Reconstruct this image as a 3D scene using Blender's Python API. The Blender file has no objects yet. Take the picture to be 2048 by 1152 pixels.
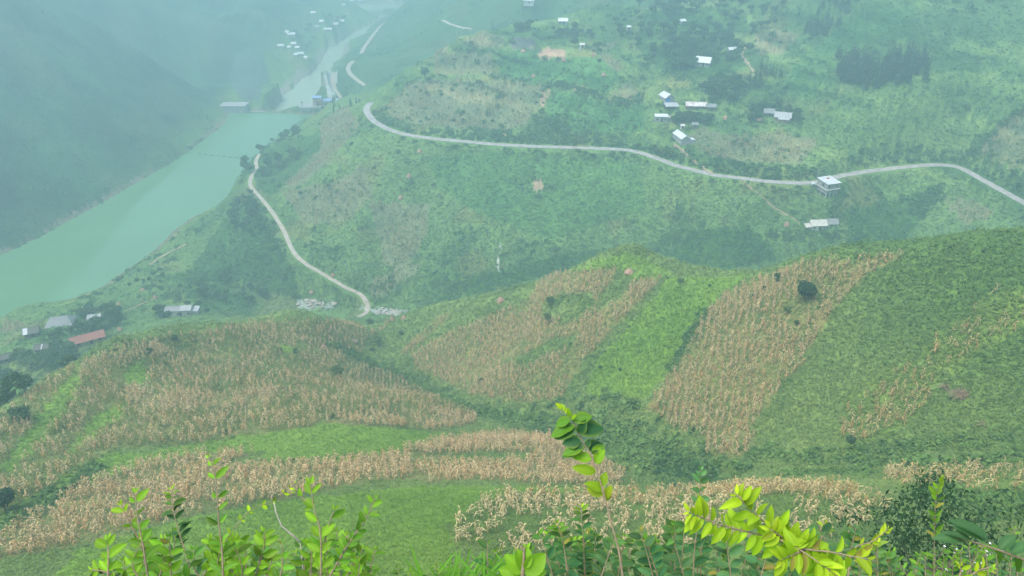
import bpy, bmesh, math, random
import numpy as np
from mathutils import Vector, Matrix

# ------------------------------------------------------------------ camera, sky, sun, exposure
scene = bpy.context.scene
COL = scene.collection
CAM = np.array([0.0, 0.0, 190.0])
PITCH = math.radians(30.0)
FPX = 1500.0                                   # focal length in pixels of the 2048 px wide frame
cd = bpy.data.cameras.new('camera')
cam = bpy.data.objects.new('camera', cd)
COL.objects.link(cam)
cam.location = CAM
cam.rotation_euler = (math.pi / 2 - PITCH, 0, 0)
cd.sensor_width = 36.0
cd.lens = 36.0 * FPX / 2048.0
cd.clip_start = 0.05
cd.clip_end = 6000.0
cd.dof.use_dof = True
cd.dof.focus_distance = 60.0
cd.dof.aperture_fstop = 16.0
scene.camera = cam

world = bpy.data.worlds.new('World')
scene.world = world
world.use_nodes = True
wn = world.node_tree
wn.nodes.clear()
SUN_EL, SUN_ROT = math.radians(66.0), math.radians(-120.0)
sky = wn.nodes.new('ShaderNodeTexSky')
sky.sky_type = 'NISHITA'
sky.sun_disc = False
sky.sun_elevation = SUN_EL
sky.sun_rotation = SUN_ROT
sky.air_density = 1.0
sky.dust_density = 2.5
sky.ozone_density = 1.0
bg = wn.nodes.new('ShaderNodeBackground')
bg.inputs['Strength'].default_value = 0.15
wo = wn.nodes.new('ShaderNodeOutputWorld')
wn.links.new(sky.outputs[0], bg.inputs['Color'])
wn.links.new(bg.outputs[0], wo.inputs['Surface'])

sd = bpy.data.lights.new('sun', 'SUN')
sd.energy = 1.1
sd.angle = math.radians(28.0)
sd.color = (1.0, 0.95, 0.86)
sun = bpy.data.objects.new('sun', sd)
COL.objects.link(sun)
_sd = Vector((math.sin(SUN_ROT) * math.cos(SUN_EL), math.cos(SUN_ROT) * math.cos(SUN_EL), math.sin(SUN_EL)))
sun.rotation_euler = _sd.to_track_quat('Z', 'Y').to_euler()
sun.location = (0, 0, 400)

scene.view_settings.view_transform = 'Standard'
scene.view_settings.look = 'None'
scene.view_settings.gamma = 1.0
scene.view_settings.exposure = 1.6
scene.cycles.max_bounces = 6
scene.cycles.diffuse_bounces = 2
scene.cycles.glossy_bounces = 2
scene.cycles.transmission_bounces = 3
scene.cycles.transparent_max_bounces = 4
scene.cycles.volume_bounces = 1

rng = np.random.default_rng(7)
random.seed(7)

# ------------------------------------------------------------------ small helpers
def pixel_ray(px, py):
    """unit-forward ray through a point of the frame (forward component 1)"""
    u = (np.asarray(px, float) - 1024.0) / FPX
    v = (np.asarray(py, float) - 576.0) / FPX
    c, s = math.cos(PITCH), math.sin(PITCH)
    return u, c - v * s, -s - v * c

def at_z(px, py, z):
    x, y, d = pixel_ray(px, py)
    t = (z - CAM[2]) / d
    return (float(x * t), float(y * t), float(z))

def at_t(px, py, t):
    x, y, d = pixel_ray(px, py)
    return (float(x * t), float(y * t), float(CAM[2] + d * t))

def project(x, y, z):
    c, s = math.cos(PITCH), math.sin(PITCH)
    dz = z - CAM[2]
    f = y * c - dz * s
    up = y * s + dz * c
    f = np.maximum(f, 1e-3)
    return 1024 + FPX * x / f, 576 - FPX * up / f, f

def _hash(ix, iy, seed):
    h = (ix.astype(np.int64) * 374761393 + iy.astype(np.int64) * 668265263 + seed * 974711) & 0x7fffffff
    h = ((h ^ (h >> 13)) * 1274126177) & 0x7fffffff
    return (h ^ (h >> 16)) & 0xffff

def perlin(x, y, seed=0):
    x = np.asarray(x, float); y = np.asarray(y, float)
    x0 = np.floor(x); y0 = np.floor(y)
    fx = x - x0; fy = y - y0
    u = fx * fx * fx * (fx * (fx * 6 - 15) + 10)
    v = fy * fy * fy * (fy * (fy * 6 - 15) + 10)
    def g(ix, iy, dx, dy):
        a = _hash(ix, iy, seed) * (2 * math.pi / 65536.0)
        return np.cos(a) * dx + np.sin(a) * dy
    n00 = g(x0, y0, fx, fy); n10 = g(x0 + 1, y0, fx - 1, fy)
    n01 = g(x0, y0 + 1, fx, fy - 1); n11 = g(x0 + 1, y0 + 1, fx - 1, fy - 1)
    return (n00 + u * (n10 - n00) + v * ((n01 + u * (n11 - n01)) - (n00 + u * (n10 - n00)))) * 1.5

def fbm(x, y, scale, octaves=3, seed=0):
    a, s, tot = 1.0, 1.0 / scale, 0.0
    for o in range(octaves):
        tot = tot + a * perlin(x * s, y * s, seed + o * 17)
        a *= 0.5; s *= 2.03
    return tot

def smooth(a, b, x):
    t = np.clip((x - a) / (b - a), 0, 1)
    return t * t * (3 - 2 * t)

def dist_polyline(x, y, pts):
    """distance of points to a polyline, and the interpolated z of the nearest point on it"""
    pts = np.asarray(pts, float)
    best = np.full(x.shape, 1e9); bz = np.zeros(x.shape)
    for a, b in zip(pts[:-1], pts[1:]):
        dx, dy = b[0] - a[0], b[1] - a[1]
        L2 = dx * dx + dy * dy + 1e-9
        t = np.clip(((x - a[0]) * dx + (y - a[1]) * dy) / L2, 0, 1)
        d = np.hypot(x - a[0] - t * dx, y - a[1] - t * dy)
        m = d < best
        best = np.where(m, d, best)
        if pts.shape[1] > 2:
            bz = np.where(m, a[2] + t * (b[2] - a[2]), bz)
    return best, bz

def in_poly(x, y, poly):
    poly = np.asarray(poly, float)
    res = np.zeros(x.shape, bool)
    bb = (x >= poly[:, 0].min()) & (x <= poly[:, 0].max()) & (y >= poly[:, 1].min()) & (y <= poly[:, 1].max())
    idx = np.nonzero(bb)[0]
    if len(idx) == 0:
        return res
    xx, yy = x[idx], y[idx]
    r = np.zeros(xx.shape, bool)
    n = len(poly); j = n - 1
    for i in range(n):
        xi, yi = poly[i]; xj, yj = poly[j]
        c = ((yi > yy) != (yj > yy)) & (xx < (xj - xi) * (yy - yi) / (yj - yi + 1e-12) + xi)
        r ^= c
        j = i
    res[idx] = r
    return res

def catmull(pts, n=6):
    p = np.asarray(pts, float)
    p = np.vstack([2 * p[0] - p[1], p, 2 * p[-1] - p[-2]])
    out = []
    for i in range(1, len(p) - 2):
        for k in range(n):
            t = k / n
            out.append(0.5 * (2 * p[i] + (p[i + 1] - p[i - 1]) * t + (2 * p[i - 1] - 5 * p[i] + 4 * p[i + 1] - p[i + 2]) * t * t
                              + (3 * p[i] - p[i - 1] - 3 * p[i + 1] + p[i + 2]) * t ** 3))
    out.append(p[-2])
    return np.array(out)
# ------------------------------------------------------------------ the land: surveyed heights, then one sheet
ctrl = []
def Z(s):          # "px,py,z; ..." points of the land whose height is known
    for q in s.split(';'):
        if q.strip():
            a, b, z = map(float, q.split(','))
            ctrl.append(at_z(a, b, z))
def T(s):          # "px,py,depth; ..." points of the land whose depth from the viewpoint is known
    for q in s.split(';'):
        if q.strip():
            a, b, t = map(float, q.split(','))
            ctrl.append(at_t(a, b, t))
def Wd(s):         # "x,y,z; ..." points outside the view
    for q in s.split(';'):
        if q.strip():
            ctrl.append(tuple(map(float, q.split(','))))

ROAD = [at_z(*p) for p in [(742,205,56),(734,216,55.6),(736,228,55.3),(747,241,55),(770,255,55),(800,266,55),(850,275,55),(920,282,55),
        (1000,289,55),(1080,293,55.5),(1180,296,56.5),(1260,301,57),(1310,315,57),(1350,330,57),(1400,343,57),(1430,350,57),
        (1480,356,57),(1540,363,57),(1600,366,57),(1640,363,57),(1680,352,57.5),(1740,342,58.5),(1800,335,60),(1860,330,61),
        (1900,331,62),(1930,340,62),(1970,362,62),(2010,384,62),(2048,405,62),(2100,432,62),(2170,468,62)]]
PATH = [at_z(*p) for p in [(519,308,24),(512,322,23.5),(513,337,23),(504,350,21),(500,368,20),(510,384,20),(522,396,20),(545,425,20),(568,462,19.5),
        (585,500,18),(608,525,16),(650,550,13),(690,574,10.5),(720,588,8.5),(731,601,7.5),(735,614,6.5),(731,626,8),(716,634,10)]]
UPROAD = [at_z(*p) for p in [(706,122,18),(697,133,18),(698,144,18),(707,154,18),(719,163,18),(731,171,18)]]
LOROAD = [at_z(*p) for p in [(792,30,9),(776,42,9),(762,52,9),(748,68,9),(737,83,9),(728,95,10),(722,108,12)]]
TRACK = [at_z(*p) for p in [(676,143,4),(666,154,3),(667,167,3),(671,180,3),(680,193,3),(688,206,4)]]
HIROAD = [at_z(*p) for p in [(886,40,60),(896,46,60),(910,51,60),(925,55,60),(945,58,60)]]
for line in (ROAD, PATH, UPROAD, LOROAD, HIROAD): ctrl.extend(line)

# reservoir shores and beds
Z("0,510,0; 120,450,0; 300,350,0; 380,300,0; 450,245,0; 446,405,0; 382,435,0; 302,507,0; 240,550,0; 135,602,0; 20,640,0; 490,345,0; 520,300,0; 560,262,0; 600,238,0; 640,228,0")
Wd("-252,420,-6; -225,420,-6; -215,500,-6; -235,480,-6; -245,350,-6; -235,540,-6; -205,560,-6; -215,620,-6; -265,290,-6; -270,250,-6; -280,200,-6; -212,660,-9; -205,700,-9; -202,760,-9; -200,860,-9; -200,960,-9; -180,1090,-9; -170,1200,-6;-300,330,-1;-265,240,-2;-255,210,0")
# left mountain
Z("0,250,45; 0,400,19; 0,0,103; 80,-10,98; 200,60,66; 300,115,40; 400,180,14; 430,205,6; 150,250,34; 250,250,27; 350,250,12; 100,100,72; 230,160,45")
Wd("-300,680,8; -350,690,24; -420,560,165; -520,480,240; -560,640,280; -430,790,150; -520,820,230; -310,300,22; -345,200,60; -420,300,120; -520,200,180;-330,410,44;-650,400,300")
# second and third spur, far village
T("540,112,752; 480,82,768; 420,42,785; 360,2,805; 600,150,738;")
Wd("-420,850,120; -250,800,14; -320,880,40; -236,780,8; -330,735,14; -372,735,26; -290,705,6; -270,690,3")
Z("590,90,12; 600,110,10; 560,92,14; 670,45,12; 640,60,11; 583,65,16; 560,40,35; 500,0,50; 620,10,26; 700,0,15; 800,0,0; 720,15,8; 648,158,-5; 596,165,-5; 683,112,-5; 644,125,-5; 712,75,-5; 690,75,-5; 771,35,-5; 760,30,-5")
Wd("-330,960,90; -420,950,150; -280,1100,60; -400,1150,150; -170,1400,30; -300,1400,150; -100,1500,60; -520,1200,260; -520,1500,300; 100,1500,200")
# far right bank
Z("850,60,50; 800,130,35; 760,150,27; 690,190,12; 890,20,64; 820,0,45; 1000,10,76; 660,215,8; 800,60,24; 760,110,22")
Wd("-80,1100,90; 50,900,140; 0,1200,160; -110,1000,40; 250,1100,260; 400,1400,330")
# main hill
Z("789,153,68; 850,125,78; 921,80,89; 1000,60,93; 1060,55,95; 1150,62,93; 1200,90,91; 1250,130,87; 1100,105,87; 1000,160,76; 900,200,66; 1150,220,71; 1280,240,67; 1000,110,86; 900,140,77; 1200,160,82; 1100,160,79; 900,250,58; 1100,265,60; 1250,275,60.5")
Wd("-60,560,46; -20,585,54; 30,600,62; -90,600,36; -75,520,50; -58,520,58; -45,540,57; -28,540,63; -8,560,62; -100,560,40; -60,610,40; -30,630,46; 10,650,56; 65,560,68")
Z("800,380,37; 1076,372,43; 1000,480,28; 750,500,20; 620,400,32; 600,300,33; 1350,450,38; 640,235,14; 690,212,40; 660,215,26; 560,300,18; 545,340,22; 620,470,22; 900,330,46; 1300,380,48; 900,560,17; 1100,520,27; 1200,480,31")
# side stream hollow
Z("735,615,5; 690,602,4; 620,605,3; 790,618,6.5; 560,590,2.5; 480,575,2")
Wd("-30,294,9; 0,283,13; 60,265,22; 150,284,30; 191,316,46; 100,270,26; 220,260,60; 260,240,90; -120,310,2; -150,330,1")
# village dell and right mountain
Z("1640,452,43; 1700,470,42; 1330,190,76; 1360,272,65; 1400,125,86; 1562,235,72; 1500,290,65; 1600,320,62; 1300,20,101; 1200,20,98; 1125,45,82; 1058,2,84; 1450,60,97; 1740,400,48; 1830,420,47; 1940,420,54; 1500,420,47; 1560,400,50; 2000,450,54; 1700,430,46; 1460,200,78; 1330,235,70; 1400,215,73")
Z("1750,135,95; 1750,250,78; 1850,60,112; 2048,0,126; 2000,290,76; 2000,150,99; 1650,60,104; 1600,160,88; 1650,220,79; 1900,300,70; 1550,0,112; 1750,0,122; 1850,180,92")
Wd("300,400,172; 380,300,180; 300,300,120; 330,520,220; 250,560,185; 150,700,150; 420,450,280; 80,760,130; 250,230,110; 450,600,320; 500,300,300; 260,470,160; 120,620,128")
# near right spur: crest and the two faces
T("2048,455,138; 1900,480,140; 1808,505,148; 1750,512,151; 1680,516,156; 1610,522,161; 1540,562,168; 1440,570,178; 1345,574,190; 1300,532,203; 1250,508,215; 1190,520,221; 1120,546,228; 1060,565,234; 1000,584,240; 930,598,250; 860,614,262; 800,630,278")
T("1900,650,125; 1900,780,117; 1900,900,108; 2048,700,112; 2048,900,98; 1700,650,144; 1600,600,155; 1450,700,152; 1500,850,136; 1300,750,162; 1400,620,170; 1250,600,189; 1250,700,176; 1100,620,208; 1100,720,190; 1000,680,212; 1000,740,198; 900,690,226; 850,660,246; 1600,800,135; 1700,800,130; 1800,880,113; 1200,780,168; 1350,880,140")
Wd("116,148,112; 100,165,98; 78,185,84; 62,205,70; 60,225,48; 40,232,50; 15,240,38; -15,255,26; 130,190,72; 150,140,110; 190,170,95; 110,225,45; 180,110,145; 150,60,150; 200,40,180; 120,40,142; 90,60,135; 260,100,200")
# gully
T("1400,960,126; 1330,930,134; 1250,905,146; 1120,860,163; 1000,830,187; 900,790,211; 830,765,227; 770,735,240; 748,700,253; 742,670,274; 738,645,295; 1500,930,122")
# foreground lobe and left spur
T("1000,1040,85; 1500,1000,88; 700,940,110; 700,1080,78; 500,890,130; 400,760,168; 600,700,206; 650,650,238; 850,860,158; 1100,890,146; 1150,960,120; 1250,1000,103; 1000,900,138; 700,850,143; 700,780,178; 860,800,182; 850,950,112; 1000,970,106; 1000,1150,71; 500,1150,74; 500,1000,98; 300,950,115; 300,1100,86; 1700,930,112; 1800,960,98; 1600,1020,84; 1850,1050,76; 2000,1000,80; 2048,1150,68; 1600,1150,68; 2048,960,88")
T("450,645,208; 330,662,193; 250,680,179; 160,715,172; 100,750,161; 0,830,141; 0,1100,88; 0,960,112; 150,850,142; 300,800,155; 250,740,170; 100,900,128; 560,638,228; 640,634,242; 720,655,262; 520,660,218; 0,1000,104; 350,700,190; 600,760,185; 500,720,192")
Wd("-118,126,77; -122,150,65; -118,178,57; -110,205,48; -100,222,43; -150,193,41; -160,150,50; -130,100,86; -115,70,112; -160,80,82; -85,245,38; -78,262,22; -95,276,9; -200,200,16; -210,120,40; -225,230,4; -95,40,130; -200,40,70; -300,60,60; -250,0,100; -150,0,140; -90,14,160; -260,150,20; -60,20,160")
# hamlet below the left spur
Z("125,655,24; 180,682,33; 360,625,20; 60,670,26; 240,610,14; 80,610,14; 20,625,8; 290,600,13; 380,545,12; 430,560,10; 330,540,8; 440,500,12; 400,470,10; 500,500,17; 450,640,30; 20,700,30; 300,650,28; 480,440,18; 440,430,9")
# the bank under the viewpoint
Wd("0,0,188.3; -3,0,188.4; 3,0,188.4; 0,-6,189.5; 0,2.2,185.9; -3,2.2,185.9; 3,2.2,185.9; 0,5,182.2; 0,14,170.5; -12,14,170; 12,14,171; 0,30,149; -25,30,146; 28,30,152; 60,25,158; 0,-30,196; -40,-10,180; 40,-10,194; 0,-100,230; -100,-60,180; 120,-50,230; 200,-60,260; -250,-100,200; 300,0,280; 400,150,310; -10,5,181; 10,5,183; 45,38,142; -40,38,134")

C = np.array(ctrl)
SC = 100.0
def _phi(r2):
    return 0.5 * r2 * np.log(r2 + 1e-12)
def _fit(c, reg):
    n = len(c)
    p = c[:, :2] / SC
    r2 = ((p[:, None, :] - p[None]) ** 2).sum(-1)
    A = np.zeros((n + 3, n + 3))
    A[:n, :n] = _phi(r2) + np.eye(n) * reg
    A[:n, n] = 1; A[:n, n + 1:] = p
    A[n, :n] = 1; A[n + 1:, :n] = p.T
    b = np.zeros(n + 3); b[:n] = c[:, 2]
    return np.linalg.solve(A, b)
_w = _fit(C, 2e-4)
def base_height(x, y):
    out = np.empty(x.shape)
    n = len(C); p = C[:, :2] / SC
    flat = np.stack([x.ravel(), y.ravel()], 1) / SC
    o = out.ravel()
    for i in range(0, len(flat), 20000):
        q = flat[i:i + 20000]
        r2 = ((q[:, None, 0] - p[None, :, 0]) ** 2 + (q[:, None, 1] - p[None, :, 1]) ** 2)
        o[i:i + 20000] = _phi(r2) @ _w[:n] + _w[n] + q @ _w[n + 1:]
    return o.reshape(x.shape)

# polar sheet round the viewpoint: even resolution in every direction, a full circle, out to 1.6 km
AZ_F = np.radians(np.linspace(-50, 50, 1000))
AZ_B = np.radians(np.linspace(50, 310, 66)[1:-1])
AZ = np.concatenate([AZ_F, AZ_B])
RR = np.concatenate([np.geomspace(0.6, 38, 90)[:-1], np.geomspace(38, 760, 400)[:-1], np.geomspace(760, 1900, 55)])
NA, NR, NF = len(AZ), len(RR), len(AZ_F)
GX = RR[:, None] * np.sin(AZ)[None]
GY = RR[:, None] * np.cos(AZ)[None]
GZ = base_height(GX, GY)
_r = np.hypot(GX, GY)
# behind and far outside the survey the fit is only kept within bounds
GZ = np.where(GZ > 170, 170 + 45 * (1 - np.exp(-(GZ - 170) / 45.0)), GZ)
GZ = np.maximum(GZ, -9)
far = smooth(30, 300, _r)
GZ += fbm(GX, GY, 60, 4, 3) * 3.2 * smooth(120, 420, _r) * smooth(2, 25, GZ)
GZ += fbm(GX, GY, 16, 3, 11) * (0.35 + 0.8 * far) * smooth(8, 60, _r) * smooth(0.5, 6, GZ)
GZ += fbm(GX, GY, 4.0, 2, 23) * 0.22 * smooth(20, 60, _r) * smooth(0.5, 4, GZ)
# erosion runnels on the big left mountain and the far slopes
lm = smooth(-255, -300, GX) * smooth(3, 25, GZ)
GZ -= lm * 7.0 * np.abs(fbm(GX * 0.35 + 40, GY * 1.0, 70, 3, 51)) * smooth(8, 60, GZ)
# field terraces on the main hill and round the village
tz = smooth(56, 60, GZ) * smooth(430, 380, np.abs(GX - 60) * 2.2 + np.abs(GY - 420) * 1.5)
step = 3.1
fz = GZ / step + 0.5 * fbm(GX, GY, 50, 2, 77)
fr = fz - np.floor(fz)
GZ += tz * 0.75 * step * (smooth(0.62, 0.98, fr) - fr)
# the reservoir above the dam and the river below it: beds inside their banks, rising ground outside
LEFT_BANK = [(-60,545),(0,510),(60,483),(120,452),(215,402),(300,350),(380,300),(430,264),(452,243),(456,221)]
RIGHT_BANK = [(655,232),(618,240),(600,246),(560,272),(522,302),(492,352),(470,384),(446,405),(420,418),(382,436),(340,470),(302,507),(270,530),(240,550),(190,580),(135,602),(60,628),(-20,660)]
LAKE = np.array([at_z(a, b, 0)[:2] for a, b in LEFT_BANK + RIGHT_BANK] + [(-262, 200), (-255, 120), (-320, 120), (-330, 250)])
RIVER_L = [(500,215),(540,208),(575,192),(596,165),(615,150),(640,127),(650,108),(656,92),(692,73),(735,50),(765,38)]
RIVER_R = [(775,36),(712,75),(690,95),(683,110),(680,120),(660,145),(648,158),(645,175),(655,190),(668,203),(640,214)]
RIVER = np.array([(-214, 633)] + [at_z(a, b, -6)[:2] for a, b in RIVER_L[3:] + RIVER_R[:-2]] + [(-172, 660), (-172, 633)])
def bank(poly, level, rise, depth, keep=None, cap=9.0):
    global GZ
    m = (GX > poly[:, 0].min() - 60) & (GX < poly[:, 0].max() + 60) & (GY > poly[:, 1].min() - 60) & (GY < poly[:, 1].max() + 60)
    ii = np.nonzero(m)
    x = GX[ii] + 1.6 * fbm(GX[ii], GY[ii], 14, 2, 5); y = GY[ii] + 1.6 * fbm(GX[ii], GY[ii], 14, 2, 9)
    ins = in_poly(x, y, poly)
    d, _ = dist_polyline(x, y, np.vstack([poly, poly[:1]]))
    g = GZ[ii]
    lo = level + np.minimum(d * rise, cap)
    g = np.where(ins, np.minimum(g, level - np.minimum(d * 0.5, depth)), np.where(d < 60, np.maximum(g, lo), g))
    if keep is not None:
        k = in_poly(GX[ii], GY[ii], keep)
        g = np.where(k & ~ins, GZ[ii], g)
    GZ[ii] = g
low = ~in_poly(GX.ravel(), GY.ravel(), LAKE).reshape(GX.shape) & (GY < 625)
GZ = np.where(low, np.maximum(GZ, 0.6), GZ)
bank(LAKE, 0.0, 0.45, 5.0)
bank(RIVER, -6.0, 0.35, 3.0, np.array([(-330,200),(-150,200),(-150,629),(-330,629)]), 3.0)
_k = at_t(1252, 512, 211)
_d = np.hypot((GX - _k[0]) , (GY - _k[1]))
GZ += 3.6 * np.exp(-(_d / 9.0) ** 1.4)
# cut the roads and paths into the slopes
def cut(line, half, soft):
    global GZ
    l = catmull(line, 4)
    mask = (GX > l[:, 0].min() - 20) & (GX < l[:, 0].max() + 20) & (GY > l[:, 1].min() - 20) & (GY < l[:, 1].max() + 20)
    ii = np.nonzero(mask)
    d, z = dist_polyline(GX[ii], GY[ii], l)
    w = smooth(half + soft, half, d)
    GZ[ii] = GZ[ii] * (1 - w) + (z - 0.1) * w
_l = catmull(ROAD, 4)
_ii = np.nonzero((GY > _l[:, 1].min() - 20) & (GY < _l[:, 1].max() + 20) & (GX > _l[:, 0].min() - 20) & (GX < _l[:, 0].max() + 20))
_d, _rz = dist_polyline(GX[_ii], GY[_ii], _l)
_d2, _rr = dist_polyline(GX[_ii], GY[_ii], np.stack([_l[:, 0], _l[:, 1], np.hypot(_l[:, 0], _l[:, 1])], 1))
_g = GZ[_ii]
GZ[_ii] = np.where((_d < 14) & (np.hypot(GX[_ii], GY[_ii]) < _rr), np.minimum(_g, _rz - 0.1 - np.maximum(_d - 3.4, 0) * 0.35), _g)
cut(ROAD, 3.4, 3.0)
cut(PATH, 1.9, 2.0)
cut(UPROAD, 3.0, 3.0); cut(LOROAD, 3.0, 3.0); cut(HIROAD, 2.5, 3.0); cut(TRACK, 3.0, 3.0)

LR = np.log(RR)
def height(x, y):
    """height of the sheet (front sector)"""
    x = np.asarray(x, float); y = np.asarray(y, float)
    a = np.interp(np.arctan2(x, y), AZ_F, np.arange(NF))
    r = np.interp(np.log(np.maximum(np.hypot(x, y), 0.61)), LR, np.arange(NR))
    a0 = np.clip(a.astype(int), 0, NF - 2); r0 = np.clip(r.astype(int), 0, NR - 2)
    fa = a - a0; fr_ = r - r0
    return ((GZ[r0, a0] * (1 - fa) + GZ[r0, a0 + 1] * fa) * (1 - fr_) + (GZ[r0 + 1, a0] * (1 - fa) + GZ[r0 + 1, a0 + 1] * fa) * fr_)

def hit(px, py, rmin=25.0, rmax=1500.0):
    """the point of the land seen through a point of the frame; at a crest, the crest itself"""
    x, y, d = (float(q) for q in pixel_ray(px, py))
    h = math.hypot(x, y)
    rs = np.geomspace(rmin, rmax, 1400)
    t = rs / h
    zz = CAM[2] + d * t
    g = zz - height(x * t, y * t)
    k = np.nonzero(g < 0)[0]
    if len(k) and k[0] > 0:
        k = k[0]
        f = g[k - 1] / (g[k - 1] - g[k])
        tt = t[k - 1] + f * (t[k] - t[k - 1])
    else:
        tt = t[int(np.argmin(g))]
    return np.array([x * tt, y * tt, float(height(x * tt, y * tt))])

def plan(poly, rmax=1500.0, close=True, step=25):
    """outline in the frame -> outline on the land, in plan"""
    p = list(poly) + ([poly[0]] if close else [])
    out = []
    for a, b in zip(p[:-1], p[1:]):
        n = max(1, int(math.hypot(b[0] - a[0], b[1] - a[1]) / step))
        for k in range(n):
            f = k / n
            out.append(hit(a[0] + (b[0] - a[0]) * f, a[1] + (b[1] - a[1]) * f, 25.0, rmax)[:2])
    if not close:
        out.append(hit(*p[-1], 25.0, rmax)[:2])
    return np.array(out)
# level pads for the houses (point of the frame where each stands, radius)
PADS = [(124,652,6.5),(66,670,4),(192,641,4),(178,684,6.5),(88,702,4),(12,722,4),(88,763,6,194),(361,628,8),(1634,459,5.5),(1658,451,3.5),
        (1363,281,6),(1333,199,5),(1342,219,5),(1322,241,5),(1391,218,6),(1420,219,4),(1564,240,6),(1537,230,4),(1405,131,7),(1463,103,4),(1364,47,4),(1126,48,5),(1058,5,6),
        (627,29,6),(644,46,5),(583,72,7),(562,95,6),(579,98,4),(588,91,5),(595,99,5),(602,111,6),(593,113,5),(613,119,5),(656,62,7),(672,52,6),(685,45,6),(687,13,4),(722,4,5),(705,4,5),(635,57,5),(575,68,4)]
for q_ in PADS:
    a_, b_, rad = q_[:3]
    p = hit(a_, b_) if len(q_) < 4 else np.array(at_t(a_, b_, q_[3]))
    if len(q_) > 3: p[2] = float(height(p[0], p[1]))
    m_ = np.nonzero((np.abs(GX - p[0]) < rad + 6) & (np.abs(GY - p[1]) < rad + 6))
    w_ = smooth(rad + 3.5, rad - 0.5, np.hypot(GX[m_] - p[0], GY[m_] - p[1]))
    GZ[m_] = GZ[m_] * (1 - w_) + p[2] * w_
_c = at_z(1655.5, 372.5, 57.2)
_w = smooth(7.6, 5.4, np.hypot(GX - _c[0], GY - _c[1] + 2.0))
GZ = GZ * (1 - _w) + np.minimum(53.8, 53.7 + (GY - _c[1]) * 0.12) * _w
# steepness seen from the viewpoint and visibility of every cell of the front sector
EL = (GZ[:, :NF] - CAM[2]) / RR[:, None]
VIS = EL >= (np.maximum.accumulate(EL, axis=0) - 0.004)
# ------------------------------------------------------------------ materials
def new_mat(name):
    m = bpy.data.materials.new(name)
    m.use_nodes = True
    nt = m.node_tree
    return m, nt, nt.nodes['Principled BSDF']

def noise_node(nt, scale, detail=4, rough=0.6, vec=None):
    n = nt.nodes.new('ShaderNodeTexNoise')
    n.inputs['Scale'].default_value = scale
    n.inputs['Detail'].default_value = detail
    n.inputs['Roughness'].default_value = rough
    if vec is not None:
        nt.links.new(vec, n.inputs['Vector'])
    return n

def object_coords(nt):
    return nt.nodes.new('ShaderNodeTexCoord').outputs['Object']

def mix_rgb(nt, mode, fac, a, b):
    n = nt.nodes.new('ShaderNodeMix')
    n.data_type = 'RGBA'; n.blend_type = mode
    for sock, val in ((n.inputs[0], fac), (n.inputs[6], a), (n.inputs[7], b)):
        if hasattr(val, 'links') or hasattr(val, 'is_linked'):
            nt.links.new(val, sock)
        elif isinstance(val, (int, float)):
            sock.default_value = val
        else:
            sock.default_value = (*val, 1)
    return n.outputs[2]

def ramp(nt, src, stops):
    r = nt.nodes.new('ShaderNodeValToRGB')
    e = r.color_ramp.elements
    while len(e) < len(stops):
        e.new(0.5)
    for k, (p, c) in enumerate(stops):
        e[k].position = p
        e[k].color = (*c, 1)
    nt.links.new(src, r.inputs[0])
    return r.outputs[0]

def plain_mat(name, col, rough=0.8, var=0.25, scale=3.0, bump=0.0, metallic=0.0):
    m, nt, bs = new_mat(name)
    oc = object_coords(nt)
    n = noise_node(nt, scale, 5, 0.65, oc)
    lo = tuple(c * (1 - var) for c in col); hi = tuple(min(1, c * (1 + var)) for c in col)
    c = ramp(nt, n.outputs[0], [(0.3, lo), (0.7, hi)])
    nt.links.new(c, bs.inputs['Base Color'])
    bs.inputs['Roughness'].default_value = rough
    bs.inputs['Metallic'].default_value = metallic
    if bump:
        b = nt.nodes.new('ShaderNodeBump')
        b.inputs['Strength'].default_value = bump
        nt.links.new(n.outputs[0], b.inputs['Height'])
        nt.links.new(b.outputs[0], bs.inputs['Normal'])
    return m

def leaf_mat(name, translucent=0.3, gloss=0.25, rough=0.5, tint=None):
    """leaves and stalks: own albedo comes from each plant's 'tone' attribute"""
    m = bpy.data.materials.new(name)
    m.use_nodes = True
    nt = m.node_tree
    nt.nodes.clear()
    at = nt.nodes.new('ShaderNodeAttribute'); at.attribute_name = 'tone'
    bs = nt.nodes.new('ShaderNodeBsdfPrincipled')
    bs.inputs['Roughness'].default_value = rough
    bs.inputs['Specular IOR Level'].default_value = gloss
    tr = nt.nodes.new('ShaderNodeBsdfTranslucent')
    mx = nt.nodes.new('ShaderNodeMixShader')
    mx.inputs[0].default_value = translucent
    out = nt.nodes.new('ShaderNodeOutputMaterial')
    nt.links.new(at.outputs['Color'], bs.inputs['Base Color'])
    nt.links.new(at.outputs['Color'], tr.inputs['Color'])
    nt.links.new(bs.outputs[0], mx.inputs[1]); nt.links.new(tr.outputs[0], mx.inputs[2])
    nt.links.new(mx.outputs[0], out.inputs['Surface'])
    return m

MAT = {}
MAT['leaf'] = leaf_mat('green_leaf')
MAT['dry'] = leaf_mat('dry_leaf', 0.25, 0.1, 0.8)

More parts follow.
